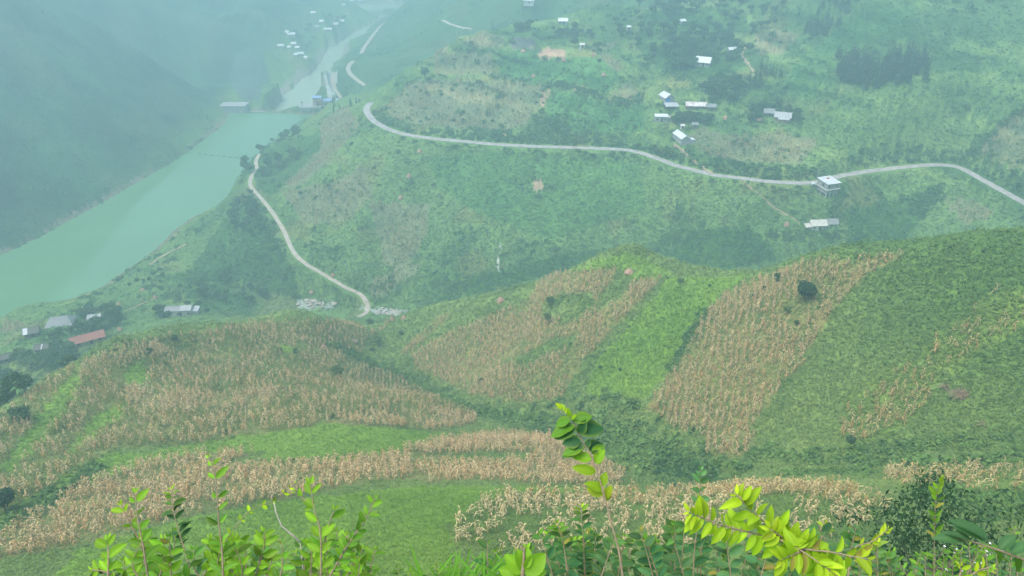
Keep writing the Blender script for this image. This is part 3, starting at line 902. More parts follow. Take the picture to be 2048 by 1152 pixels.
stuff('grass', raw_mesh('grass', V, Fc, MAT['leaf'], Tn), 'low green grass and creeping leaves over the slopes', 'grass')

# --- scrub: shrubs along the gully, the banks and the hedge lines
BUSH = [clump(34, 0.30, 0.85, 0.65) for _ in range(6)]
def hedge(pts, rmax, n, wid, smin, smax):
    l = np.array([hit(a, b, 25, rmax) for a, b in catmull(np.array(pts, float), 5)])
    seg = np.hypot(*np.diff(l[:, :2], axis=0).T); cum = np.concatenate([[0], np.cumsum(seg)])
    t = rng.random(n) * cum[-1]
    x = np.interp(t, cum, l[:, 0]) + rng.normal(size=n) * wid; y = np.interp(t, cum, l[:, 1]) + rng.normal(size=n) * wid
    return x, y, smin + (smax - smin) * rng.random(n) ** 1.5
HEDGES = [
    ([(905,99),(928,101),(990,105),(1018,118),(1070,128)], F_, 60, 0.9, .9, 1.7), ([(969,57),(997,62),(1025,74)], F_, 30, 0.7, .9, 1.6),
    ([(1067,73),(1095,76),(1119,75)], F_, 30, 0.7, .9, 1.5), ([(1108,165),(1135,172),(1164,180),(1205,192),(1254,205),(1285,196)], F_, 110, 1.1, 1.0, 2.0),
    ([(745,225),(760,240),(790,254),(850,266),(930,272),(1000,279),(1080,284),(1180,288),(1250,293)], F_, 330, 2.0, .9, 2.2),
    ([(950,262),(1000,268),(1060,276),(1110,262),(1140,276)], F_, 130, 2.2, 1.0, 2.2), ([(1075,255),(1090,240),(1120,245),(1140,262)], F_, 60, 2.0, 1.0, 2.0),
    ([(1270,296),(1340,312),(1400,320),(1450,340),(1530,354),(1620,358)], F_, 220, 1.6, .8, 2.0), ([(1400,325),(1500,340),(1600,345),(1640,335)], F_, 120, 2.0, .9, 2.0),
    ([(1690,338),(1800,322),(1880,314),(1935,318),(2000,355),(2060,388)], F_, 150, 1.6, .9, 2.0), ([(1930,318),(1965,285),(2000,255),(2048,218)], F_, 90, 1.5, .9, 1.9),
    ([(985,150),(1020,158),(1070,162)], F_, 40, 1.0, .8, 1.5), ([(905,170),(960,172),(1010,190)], F_, 40, 1.4, .8, 1.6),
    ([(1300,320),(1200,305),(1100,302),(1000,296),(900,290),(800,276)], F_, 130, 1.2, .6, 1.4), ([(1540,470),(1600,468),(1680,470)], F_, 60, 1.4, .8, 1.8),
    ([(1450,355),(1560,372),(1620,375)], F_, 60, 1.2, .7, 1.5), ([(1830,430),(1850,400),(1872,385)], F_, 80, 1.8, .9, 2.0), ([(1690,420),(1710,460),(1700,490)], F_, 60, 2.0, .9, 2.2),
    ([(240,540),(280,525),(320,512),(350,520),(310,530)], F_, 60, 1.2, .6, 1.5), ([(80,690),(130,640),(180,600),(240,560)], F_, 40, 3, .9, 2.2),
    ([(920,305),(905,340),(890,380),(880,420)], F_, 26, 0.5, .6, 1.2), ([(1020,365),(1012,410),(1005,460),(1000,490)], F_, 22, 0.4, .5, 1.0),
    ([(500,395),(520,430),(545,470),(560,520),(590,545)], F_, 130, 3.0, 1.0, 2.6), ([(0,560),(60,525),(120,480),(215,425),(300,372),(380,318),(440,262)], F_, 160, 3.0, .9, 2.4),
    ([(650,690),(690,700),(730,718),(762,735)], N_, 60, 0.8, .5, 1.3), ([(690,705),(730,725),(760,742)], N_, 30, .7, .5, 1.2),
    ([(770,735),(800,750),(850,780),(900,805),(960,825),(1020,838)], N_, 170, 2.0, .7, 1.8), ([(1020,838),(1100,850),(1180,870),(1240,900),(1300,930),(1380,955)], N_, 170, 2.4, .7, 1.8),
    ([(1060,815),(1140,805),(1220,805),(1290,830),(1330,860),(1390,900)], N_, 60, 1.8, .6, 1.7), ([(1200,830),(1260,870),(1330,900),(1400,930),(1480,935)], N_, 80, 2.0, .7, 1.8),
    ([(1415,615),(1398,650),(1372,700),(1338,745)], N_, 60, .7, .4, 1.1), ([(1690,900),(1760,905),(1840,890),(1950,880),(2048,875)], N_, 120, 1.0, .4, 1.1),
    ([(1500,900),(1560,915),(1650,915),(1780,925),(1900,925),(2048,915)], N_, 200, 1.3, .4, 1.3), ([(1560,950),(1680,945),(1780,950)], N_, 90, 1.0, .4, 1.0),
    ([(0,1062),(50,1020),(100,985),(160,955),(200,930)], N_, 120, 1.0, .4, 1.1), ([(420,925),(520,925),(640,920),(720,915),(770,920)], N_, 60, .8, .35, .8),
    ([(1095,610),(1130,600),(1170,600),(1180,625),(1120,630)], N_, 60, 1.6, .5, 1.1), ([(1850,985),(1950,1000),(2048,1010)], N_, 110, 1.5, .4, 1.2),
    ([(1660,560),(1560,790),(1515,850)], N_, 60, .5, .3, .8), ([(980,592),(1010,583),(1060,565)], N_, 50, .5, .5, 1.1), ([(300,560),(360,600),(420,560),(480,560),(540,585)], F_, 130, 3.5, .9, 2.4)]
bx, by, bs_ = [], [], []
for h_ in HEDGES:
    a, b, c = hedge(*h_)
    bx.append(a); by.append(b); bs_.append(c)
# loose bushes in the woods of the far slopes and all over the near ones
x, y, z, r = sample_land(26000)
zc = zones_at(x, y)
wood = (fbm(x, y, 46, 4, 301) > 0.22) & (r > 240)
pick = ((wood | (zc == SCRUB)) & (rng.random(len(x)) < 0.55)) | ((zc == GRASS) & (rng.random(len(x)) < np.where(r > 240, 0.045, 0.06))) | (np.isin(zc, (THIN, FARCORN)) & (rng.random(len(x)) < 0.03))
steep = np.abs(height(x, y + 0.9) - height(x, y - 0.9)) / 1.8
pick |= (z > 55) & (r > 330) & (np.abs(x - 30) < 90) & (steep > 0.62) & (rng.random(len(x)) < 0.6)
_fz = z / 3.1 + 0.5 * fbm(x, y, 50, 2, 77)
riser = (z > 57) & (r > 330) & (r < 560) & (np.abs(x - 30) < 100) & ((_fz - np.floor(_fz)) > 0.80)
pick |= riser & (rng.random(len(x)) < 0.55)
pick &= clear_of_roads(x, y) & (z > 0.8) & ~((x < -235) & (rng.random(len(x)) < 0.45))
bx.append(x[pick]); by.append(y[pick])
bs_.append(np.where(riser[pick], .62, 1.0) * np.clip(r[pick] * 0.0042, 0.35, 2.0) * (0.5 + 0.8 * rng.random(pick.sum())))
bx, by, bs_ = map(np.concatenate, (bx, by, bs_))
ok = clear_of_roads(bx, by)
bx, by, bs_ = bx[ok], by[ok], bs_[ok]
bz = height(bx, by)
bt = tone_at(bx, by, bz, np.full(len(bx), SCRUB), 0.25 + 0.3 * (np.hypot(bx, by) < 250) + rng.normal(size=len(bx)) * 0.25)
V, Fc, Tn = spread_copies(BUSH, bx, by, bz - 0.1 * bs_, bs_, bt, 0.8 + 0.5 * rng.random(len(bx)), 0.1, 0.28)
stuff('undergrowth', raw_mesh('undergrowth', V, Fc, MAT['leaf'], Tn), 'dark leafy scrub filling the gully and lining the field banks', 'scrub')

# --- dry maize
def maize(nleaf, full=True):
    V = []; Fc = []
    lean = rng.normal(size=2) * 0.10
    def at(h):
        return np.array([lean[0] * h * h, lean[1] * h * h, h])
    w = 0.016
    for k in range(4 if full else 2):
        h0, h1 = k / (4 if full else 2), (k + 1) / (4 if full else 2)
        for ax in ((1, 0, 0), (0, 1, 0)):
            s = np.array(ax) * w
            n = len(V)
            V += [at(h0) - s, at(h0) + s, at(h1) + s * .8, at(h1) - s * .8]
            Fc += [(n, n + 1, n + 2), (n, n + 2, n + 3)]
    for k in range(nleaf):
        h = 0.22 + 0.75 * (k + rng.random() * 0.6) / nleaf
        a = rng.random() * 2 * math.pi
        d = np.array([math.cos(a), math.sin(a), 0]); s = np.array([-math.sin(a), math.cos(a), 0]) * (0.026 + 0.016 * rng.random())
        L = 0.20 + 0.18 * rng.random()
        drop = 0.05 + 0.35 * rng.random()
        p0 = at(h); p1 = p0 + d * L * .6 + np.array([0, 0, 0.07]); p2 = p0 + d * L + np.array([0, 0, -drop])
        n = len(V)
        V += [p0 - s * .5, p0 + s * .5, p1 + s, p1 - s]
        Fc += [(n, n + 1, n + 2), (n, n + 2, n + 3)]
        n = len(V)
        V += [p1 - s, p1 + s, p2 + s * .2, p2 - s * .2]
        Fc += [(n, n + 1, n + 2), (n, n + 2, n + 3)]
    # cob in its husk
    if full:
        p = at(0.5 + 0.1 * rng.random()); a = rng.random() * 6.28
        d = np.array([math.cos(a), math.sin(a), 0])
        n = len(V)
        V += [p, p + d * .07 + np.array([.03, 0, .03]), p + d * .10 + np.array([0, 0, .16]), p + d * .03 + np.array([-.03, 0, .1])]
        Fc += [(n, n + 1, n + 2), (n, n + 2, n + 3)]
    return np.array(V), np.array(Fc)
MZ = [maize(7) for _ in range(10)]
MZF = [maize(4, False) for _ in range(8)]
def grid_points(poly, sx, sy, ang):
    c, s = math.cos(ang), math.sin(ang)
    q = poly @ np.array([[c, -s], [s, c]])
    gx, gy = np.meshgrid(np.arange(q[:, 0].min(), q[:, 0].max(), sx), np.arange(q[:, 1].min(), q[:, 1].max(), sy))
    gx = gx.ravel() + rng.normal(size=gx.size) * sx * 0.18; gy = gy.ravel() + rng.normal(size=gy.size) * sy * 0.28
    p = np.stack([gx, gy], 1) @ np.array([[c, s], [-s, c]])
    k = in_poly(p[:, 0], p[:, 1], poly)
    return p[k, 0], p[k, 1]
near_x, near_y, near_c = [], [], []
far_x, far_y = [], []
for code, poly, _nr in ZONES:
    if code in (CORN, THIN, SPARSE):
        sp = {CORN: (1.25, 0.66), THIN: (1.1, 0.8), SPARSE: (1.0, 0.8)}[code]
        x, y = grid_points(poly, *sp, rng.normal() * 0.1 - (0.35 if poly[:, 0].mean() > 25 else -0.25))
        near_x.append(x); near_y.append(y); near_c.append(np.full(len(x), code))
    elif code == FARCORN:
        x, y = grid_points(poly, 1.5, 1.3, 0.3)
        far_x.append(x); far_y.append(y)
x, y, c = map(np.concatenate, (near_x, near_y, near_c))
zc = zones_at(x, y)
gap = fbm(x, y, 9, 3, 401)
keep = (zc == c) & np.where(c == CORN, gap > -0.85 + 0.95 * rng.random(len(x)), np.where(c == THIN, gap > -0.85 + 1.1 * rng.random(len(x)), gap > -0.80 + 1.70 * rng.random(len(x)) + 0.1 * smooth(88, 100, np.hypot(x, y)))) 
pxx, pyy, ff = project(x, y, height(x, y))
keep &= (pxx > -60) & (pxx < 2110) & (pyy < 1230)
x, y, c = x[keep], y[keep], c[keep]
z = height(x, y)
s = (1.55 + 0.5 * rng.random(len(x))) * np.where(c == SPARSE, 1.12, 1.0)
g = rng.random(len(x))[:, None]
tn = (np.array((.42, .315, .15)) * (1 - g) + np.array((.63, .485, .26)) * g)
pinkish = rng.random(len(x))[:, None] < 0.25
tn = np.where(pinkish, tn * np.array((.98, .84, .76)), tn)
olive = (c == THIN)[:, None] & (rng.random(len(x))[:, None] < 0.45)
tn = np.where(olive, np.array((.20, .22, .06)), tn)
tn = np.where((c == SPARSE)[:, None], tn * np.array((.92, .95, .86)), tn)
order = np.argsort(np.hypot(x, y) + 1000 * ((pyy[keep] > 1140) | (pxx[keep] < 20) | (pxx[keep] > 2028)))
single, rest = order[:300], order[300:]
parts = [spread_copies(MZ, x[rest], y[rest], z[rest] - 0.03, s[rest], tn[rest], None, 0.10, 0.35)]
fx, fy = np.concatenate(far_x), np.concatenate(far_y)
zc = zones_at(fx, fy)
gap = fbm(fx, fy, 15, 3, 402)
keep = (zc == FARCORN) & (gap > -0.40 + 0.7 * rng.random(len(fx))) & clear_of_roads(fx, fy)
fx, fy = fx[keep], fy[keep]
g = rng.random(len(fx))[:, None]
ft = np.array((.34, .25, .13)) * (1 - g) + np.array((.50, .36, .20)) * g
ft = np.where(rng.random(len(fx))[:, None] < 0.2, np.array((.11, .15, .05)), ft)
parts.append(spread_copies(MZF, fx, fy, height(fx, fy) - 0.05, 1.9 + 0.7 * rng.random(len(fx)), ft, None, 0.12, 0.3))
V, Fc, Tn = join(parts)
stuff('maize', raw_mesh('maize', V, Fc, MAT['dry'], Tn), 'straw coloured dry maize standing in fields across the slopes', 'maize')
# the three hundred nearest stalks, each a plant of its own
mz_mesh = []
for k, (V, Fc) in enumerate(MZ):
    t = np.array((.54, .43, .22)) * (0.75 + 0.5 * rng.random((len(V) // 4, 1))).repeat(4, 0)[:len(V)]
    mz_mesh.append(raw_mesh('maize_plant', V, Fc, MAT['dry'], t))
for k in single:
    o = obj('maize_plant', mz_mesh[int(rng.integers(0, len(mz_mesh)))], None, (x[k], y[k], z[k] - 0.03), rng.random() * 6.28)
    o.scale = (s[k], s[k], s[k])
    tag(o, 'dry pale maize stalk standing in the thin field just beyond the leafy shrubs', 'maize plant', 'dry maize stalks in the nearest field')
print('maize', len(x), 'far', len(fx), 'bushes', len(bx))
# ------------------------------------------------------------------ buildings
def sheet_mat(name, col, rough, stripes=7.0, stain=(.35, .27, .2), amount=0.35, metallic=0.0):
    """corrugated sheet or tile courses: ribs in the bump, stains in the colour"""
    m, nt, bs = new_mat(name)
    oc = object_coords(nt)
    w = nt.nodes.new('ShaderNodeTexWave')
    w.inputs['Scale'].default_value = stripes; w.inputs['Distortion'].default_value = 0.4
    nt.links.new(oc, w.inputs['Vector'])
    n = noise_node(nt, 0.9, 5, 0.7, oc)
    f = ramp(nt, n.outputs[0], [(0.42, (0, 0, 0)), (0.75, (amount,) * 3)])
    c = mix_rgb(nt, 'MIX', f, col, stain)
    c2 = mix_rgb(nt, 'MULTIPLY', 0.18, c, w.outputs['Color'])
    nt.links.new(c2, bs.inputs['Base Color'])
    bs.inputs['Roughness'].default_value = rough; bs.inputs['Metallic'].default_value = metallic
    b = nt.nodes.new('ShaderNodeBump'); b.inputs['Strength'].default_value = 0.5; b.inputs['Distance'].default_value = 0.05
    nt.links.new(w.outputs['Fac'], b.inputs['Height']); nt.links.new(b.outputs[0], bs.inputs['Normal'])
    return m
ROOF = {'white': sheet_mat('white_sheet_roof', (.64, .66, .66), .5, 6, (.55, .52, .48), .3),
        'cream': sheet_mat('pale_fibre_roof', (.62, .60, .52), .8, 6, (.36, .34, .30), .5),
        'grey': sheet_mat('grey_tile_roof', (.27, .28, .28), .85, 9, (.15, .16, .14), .6),
        'pale': sheet_mat('light_grey_roof', (.42, .43, .43), .8, 7, (.25, .25, .24), .5),
        'red': sheet_mat('red_tile_roof', (.36, .15, .11), .8, 8, (.28, .10, .08), .5),
        'rust': sheet_mat('rusty_white_roof', (.74, .73, .70), .6, 7, (.38, .16, .09), 1.0),
        'blue': sheet_mat('blue_sheet_roof', (.22, .36, .62), .5, 6, (.4, .45, .5), .4),
        'thatch': sheet_mat('dark_thatch', (.13, .12, .10), .95, 10, (.08, .08, .06), .5)}
WALL = {'grey': plain_mat('grey_block_wall', (.33, .32, .31), .9, .25, .8, .2), 'pale': plain_mat('pale_plaster', (.52, .51, .47), .9, .2, .7, .1),
        'earth': plain_mat('earth_wall', (.30, .22, .14), .95, .25, .9, .3), 'concrete': plain_mat('raw_concrete', (.30, .295, .28), .9, .25, .6, .2),
        'wood': plain_mat('weathered_wood', (.17, .13, .10), .9, .3, 2.0, .2), 'red': plain_mat('red_plaster', (.50, .20, .16), .9, .2, 1.0, .1)}
DARK = plain_mat('dark_opening', (.03, .03, .03), .6, .3, 2.0)
GLASSY = plain_mat('window_glass', (.06, .08, .09), .15, .2, 2.0)
TARP = plain_mat('blue_tarp', (.10, .22, .62), .5, .2, 1.5, .2)

def gable_walls(mb, x0, x1, y0, y1, H, rh, down=2.0):
    ym = (y0 + y1) / 2
    mb.add([(x0, y0, -down), (x1, y0, -down), (x1, y1, -down), (x0, y1, -down), (x0, y0, H), (x1, y0, H), (x1, y1, H), (x0, y1, H), (x0, ym, H + rh), (x1, ym, H + rh)],
           [(0, 1, 5, 4), (2, 3, 7, 6), (1, 2, 6, 9, 5), (3, 0, 4, 8, 7), (0, 3, 2, 1), (4, 5, 9, 8), (6, 7, 8, 9)])
def gable_roof(mb, x0, x1, y0, y1, H, rh, over=0.5, th=0.10, hip=0.0):
    ym = (y0 + y1) / 2
    k = rh / ((y1 - y0) / 2)
    e = 0.06
    a, b = x0 - over, x1 + over
    f, g = y0 - over, y1 + over
    ze = H - over * k + e; zr = H + rh + e
    mb.prism([(a, f, ze), (b, f, ze), (b - hip, ym, zr), (a + hip, ym, zr)], th)
    mb.prism([(a + hip, ym + .012, zr), (b - hip, ym + .012, zr), (b, g, ze), (a, g, ze)], th)
    if hip:
        mb.prism([(a - .01, g, ze), (a - .01, f, ze), (a + hip - .01, ym, zr)], th)
        mb.prism([(b + .01, f, ze), (b + .01, g, ze), (b + hip * -1 + .01, ym, zr)], th)
    mb.tube([(a + hip, ym, zr + .03), (b - hip, ym, zr + .03)], [.10, .10], 6)

def opening(name, root, x, z, w, h, y, inner, pane_name, frame_mat):
    """frame round a dark opening on a wall that faces -y"""
    f = MB()
    f.box(x - w / 2 - .1, x - w / 2, y - .06, y + .02, z, z + h); f.box(x + w / 2, x + w / 2 + .1, y - .06, y + .02, z, z + h)
    f.box(x - w / 2 - .1, x + w / 2 + .1, y - .07, y + .02, z + h, z + h + .1)
    if name == 'window':
        f.box(x - w / 2 - .14, x + w / 2 + .14, y - .12, y + .02, z - .1, z)
    fo = obj(name, f.mesh(name, frame_mat), root)
    p = MB(); p.box(x - w / 2, x + w / 2, y - .03, y + .01, z, z + h)
    obj(pane_name, p.mesh(pane_name, inner), fo)
    return fo

def house(label, px, py, L, W, H, rot, roof, wall, rh=1.2, over=0.5, door=True, nwin=2, group=None, cat='house', name='house', hip=0.0, lift=0.0, detail=True, depth=None):
    p = hit(px, py)
    if depth:
        p = np.array(at_t(px, py, depth)); p[2] = float(height(p[0], p[1]))
    r = thing(name, label, cat, (p[0], p[1], p[2] + lift), math.radians(rot), group)
    x0, x1, y0, y1 = -L / 2, L / 2, -W / 2, W / 2
    w = MB()
    if hip:
        w.box(x0, x1, y0, y1, -2.0, H)
    else:
        gable_walls(w, x0, x1, y0, y1, H, rh)
    obj('wall', w.mesh('wall', WALL[wall]), r)
    q = MB(); gable_roof(q, x0, x1, y0, y1, H, rh, over, hip=hip)
    obj('roof', q.mesh('roof', ROOF[roof]), r)
    if detail and door:
        opening('door', r, L * 0.08, 0.0, 0.95, min(2.0, H - .35), y0, DARK, 'door_leaf', WALL['wood'])
    if detail:
        for k in range(nwin):
            xx = (-L * 0.30 if k == 0 else L * 0.34) if nwin <= 2 else -L * .4 + L * .8 * k / (nwin - 1)
            opening('window', r, xx, 0.95, 0.8, 0.8, y0, GLASSY, 'pane', WALL['wood'])
    return r

def annex(root, x, y, L, W, H, roof, wall, slope=0.5, name='annex'):
    m = MB()
    m.box(x - L / 2, x + L / 2, y - W / 2, y + W / 2, -2.0, H - .02)
    a = obj(name, m.mesh(name, WALL[wall]), root)
    q = MB(); o = .3
    q.prism([(x - L / 2 - o, y - W / 2 - o, H), (x + L / 2 + o, y - W / 2 - o, H), (x + L / 2 + o, y + W / 2, H + slope), (x - L / 2 - o, y + W / 2, H + slope)], .08)
    obj('annex_roof', q.mesh('annex_roof', ROOF[roof]), a)
    return a

# hamlet beneath the near spur, by the reservoir
house('large grey tiled house with hipped roof among trees near the reservoir bank', 124, 652, 9.2, 6.6, 2.4, 14, 'grey', 'earth', 2.2, .7, hip=2.2)
r = house('small dark roofed hut with one pale roof panel, downhill of the hipped grey house', 66, 670, 4.8, 3.8, 2.2, 22, 'thatch', 'wood', 1.3, .5, nwin=1)
q = MB(); q.prism([(-2.6, -2.45, 2.02), (-1.0, -2.45, 2.02), (-1.0, -.1, 3.55), (-2.6, -.1, 3.55)], .05); obj('roof_panel', q.mesh('roof_panel', ROOF['white']), r)['label'] = 'pale replacement panel on the dark roof'
house('low light grey roof peeping from trees above the red roofed house', 192, 641, 4.6, 3.4, 2.0, 14, 'pale', 'grey', 1.0, .4, nwin=1)
house('long house with red tiled roof just behind the crest of the maize spur', 178, 684, 11.0, 4.0, 2.2, 31, 'red', 'earth', 1.5, .5)
r = house('dark thatched hut with a white ridge strip hidden among trees below the red roof', 88, 702, 4.4, 3.2, 2.0, 8, 'thatch', 'wood', 1.1, .4, nwin=1)
q = MB(); q.prism([(.1, -2.0, 2.12), (.5, -2.0, 2.12), (.5, 0.0, 3.22), (.1, 0.0, 3.22)], .04); obj('roof_panel', q.mesh('roof_panel', ROOF['white']), r)
house('dark roofed hut at the very edge of the view among hamlet trees', 12, 722, 4.2, 3.0, 2.0, 35, 'thatch', 'wood', 1.0, .4, nwin=1)
r = house('grey roofed house half hidden by the maize crest beside a pale boulder', 88, 763, 7.5, 4.0, 2.2, 38, 'pale', 'grey', 1.4, .5, depth=194)
r = house('long low grey house with two roof levels on the green terrace above the hamlet', 361, 628, 10.5, 4.2, 2.9, 4, 'grey', 'grey', 0.9, .25, nwin=3)
q = MB(); q.prism([(.8, -2.4, 2.98), (5.5, -2.4, 2.98), (5.5, .1, 4.1), (.8, .1, 4.1)], .05); obj('roof_panel', q.mesh('roof_panel', ROOF['pale']), r)['label'] = 'lighter grey stretch of roof'
annex(r, -7.2, 0.2, 3.6, 3.6, 2.0, 'grey', 'grey', .4); annex(r, 6.6, 0.2, 2.4, 3.4, 2.2, 'pale', 'grey', .4)

# farmhouse below the road: white part, grey part, lean-to
r = house('pale roofed farmhouse with a grey roofed wing standing below the road', 1633, 457, 7.0, 4.4, 2.7, 4, 'cream', 'pale', 1.7, .4)
w2 = MB(); gable_walls(w2, 4.1, 9.6, -.6, 3.4, 2.5, 1.5); a = obj('wing', w2.mesh('wing', WALL['pale']), r)
q = MB(); gable_roof(q, 4.1, 9.6, -.6, 3.4, 2.5, 1.5, .35); obj('wing_roof', q.mesh('wing_roof', ROOF['grey']), a)
opening('door', r, 6.6, 0, .9, 1.9, -.6, DARK, 'door_leaf', WALL['wood']); opening('window', r, 8.4, .9, .7, .8, -.6, GLASSY, 'pane', WALL['wood'])
q = MB(); q.prism([(-6.2, -2.5, 2.0), (-3.55, -2.5, 2.0), (-3.55, 0.6, 2.5), (-6.2, 0.6, 2.5)], .08); lt = obj('lean_to', q.mesh('lean_to', ROOF['cream']), r)
q = MB()
for xx in (-6.0, -4.8):
    q.box(xx, xx + .14, -2.4, -2.26, -1.5, 1.93)
obj('post', q.mesh('post', WALL['wood']), lt)

# unfinished concrete house hanging off the road on stilts
def stilt_house():
    z = 57.2
    c = at_z(1655.5, 372.5, z)
    r = thing('stilt_house', 'concrete house with flat white roof standing on stilts at the roadside', 'house', (c[0], c[1], z), math.radians(19))
    m = MB(); m.box(-3.3, 3.3, -3.6, 3.6, 0.0, 2.75); obj('wall', m.mesh('wall', WALL['grey']), r)
    m = MB()
    m.prism([(-3.75, -4.15, 2.85), (3.75, -4.15, 2.85), (3.75, 4.0, 3.35), (-3.75, 4.0, 3.35)], .12)
    ro = obj('roof', m.mesh('roof', ROOF['white']), r)
    m = MB(); m.box(-.3, .9, .9, 1.5, 3.16, 3.75); obj('rubble', m.mesh('rubble', WALL['red']), ro)
    m = MB(); m.box(-3.55, 3.9, -4.2, 3.6, -.28, -.02); obj('floor_slab', m.mesh('floor_slab', WALL['pale']), r)
    m = MB(); m.box(-3.1, 3.1, -3.4, 3.2, -1.9, -.30); lo = obj('lower_wall', m.mesh('lower_wall', WALL['concrete']), r)
    m = MB(); m.box(-2.2, 2.6, -3.46, -3.41, -1.0, -.42); obj('lower_opening', m.mesh('lower_opening', DARK), lo)
    m = MB(); m.box(-3.3, 3.3, -3.55, 3.3, -2.12, -1.92); obj('beam', m.mesh('beam', WALL['concrete']), r)
    for xx in (-3.05, -1.0, 1.0, 2.75):
        for yy in (-3.4, 0.2):
            gz = float(height(c[0] + xx * .94 - yy * .32, c[1] + xx * .32 + yy * .94))
            m = MB(); m.box(xx, xx + .42, yy, yy + .42, min(gz - z - .6, -3.2), -2.14)
            obj('stilt', m.mesh('stilt', WALL['pale']), r)
    opening('window', r, -2.4, .7, .7, 1.2, -3.6, DARK, 'pane', WALL['concrete']); opening('window', r, 1.9, .9, .8, .8, -3.6, DARK, 'pane', WALL['concrete'])
    m = MB(); m.box(-3.36, -3.31, -1.2, 0.2, .8, 1.9); obj('window', m.mesh('window', DARK), r)
stilt_house()

# village in the dell
r = house('white roofed house with a small white annex beside the footpath below the village', 1362, 282, 10.0, 4.6, 3.0, 104, 'white', 'grey', 1.3, .4, door=False, nwin=0)
annex(r, -4.0, -3.6, 3.2, 2.4, 2.1, 'white', 'grey', .3)
r = house('bright white roofed house with blue tarpaulin on its wall, highest in the village cluster', 1333, 201, 6.8, 5.4, 2.8, 108, 'white', 'grey', 1.5, .6, door=False, nwin=1)
m = MB(); m.prism([(-3.52, 2.5, .1), (-3.52, -.3, .1), (-3.46, -.3, 2.2), (-3.46, 2.5, 2.2)], .04); obj('tarpaulin', m.mesh('tarpaulin', TARP), r)
def shed(label, px, py, L, W, H, rot, roof):
    p = hit(px, py)
    r = thing('shed', label, 'shed', (p[0], p[1], p[2]), math.radians(rot))
    q = MB(); q.prism([(-L / 2, -W / 2, H), (L / 2, -W / 2, H - .1), (L / 2, W / 2, H + .8), (-L / 2, W / 2, H + .9)], .1)
    obj('roof', q.mesh('roof', ROOF[roof]), r)
    for xx in (-L / 2 + .3, 0, L / 2 - .5):
        for yy, hh in ((-W / 2 + .2, H - .12), (W / 2 - .4, H + .55)):
            b = MB(); b.box(xx, xx + .16, yy, yy + .16, -1.0, hh); obj('post', b.mesh('post', WALL['wood']), r)
    b = MB(); b.box(-L / 2 + .4, L / 2 - .6, W / 2 - .2, W / 2 - .1, -1.0, H + .4); obj('back_wall', b.mesh('back_wall', WALL['wood']), r)
shed('open sided shed with light grey roof between the white village houses', 1342, 220, 7.4, 4.4, 2.6, 6, 'pale')
r = house('narrow house with a pale roof strip above bare grey block walls', 1321, 242, 6.4, 3.6, 3.0, -4, 'white', 'grey', .8, .3)
annex(r, 5.0, .3, 3.0, 3.0, 2.2, 'pale', 'grey', .3)
house('long barn with rust streaked white roof in the middle of the village', 1391, 218, 10.5, 3.8, 2.4, -5, 'rust', 'wood', 1.4, .4)
house('grey roofed shack joined end to end with the rusty roofed barn', 1421, 220, 4.6, 3.6, 2.2, -5, 'grey', 'wood', 1.2, .3, nwin=1)
r = house('grey roofed farmhouse with stepped lean-to above the dry maize field', 1564, 241, 7.6, 5.0, 2.6, -18, 'pale', 'earth', 1.8, .5)
annex(r, .6, -3.6, 5.0, 2.0, 1.9, 'pale', 'wood', .5)
house('smaller dim grey roof just left of the stepped grey farmhouse', 1537, 231, 4.8, 3.8, 2.2, -14, 'grey', 'wood', 1.4, .5, nwin=1)
r = house('large white roofed house with lower side roofs up in the wooded dell', 1406, 131, 8.0, 6.4, 2.8, -24, 'white', 'grey', 2.2, .6)
annex(r, -5.4, -1.4, 2.6, 4.2, 2.0, 'white', 'grey', .7)
house('small broken white roof near the bend of the dirt footpath', 1463, 104, 4.6, 3.0, 1.9, 14, 'white', 'grey', .9, .4, nwin=1)
house('tiny white roofed hut on the wooded slope above the big white house', 1364, 47, 3.6, 2.6, 1.8, 24, 'white', 'grey', .8, .4, nwin=0)
house('white roofed house behind the trees on top of the central hill', 1126, 48, 5.6, 4.2, 2.4, -6, 'white', 'grey', 1.3, .5, nwin=1)
house('white roofed house at the top edge of the view beyond the hill', 1058, 6, 8.0, 5.0, 2.5, -12, 'white', 'pale', 1.4, .5)
house('little cream hut with flat front just uphill of the white house with annex', 1364, 258, 2.0, 1.8, 2.0, 4, 'cream', 'pale', .6, .2, nwin=0)
house('low dull grey hut in the trees right of the cream hut', 1389, 254, 2.8, 2.2, 1.7, -6, 'grey', 'wood', .7, .3, nwin=0)
house('speck of a white hut in the woods right of the central hill', 1257, 59, 2.4, 2.0, 1.6, 8, 'white', 'grey', .6, .3, nwin=0)
house('small pale hut under the tree at the right shoulder of the central hill', 1164, 96, 2.6, 2.2, 2.2, 0, 'cream', 'pale', .7, .3, nwin=0)

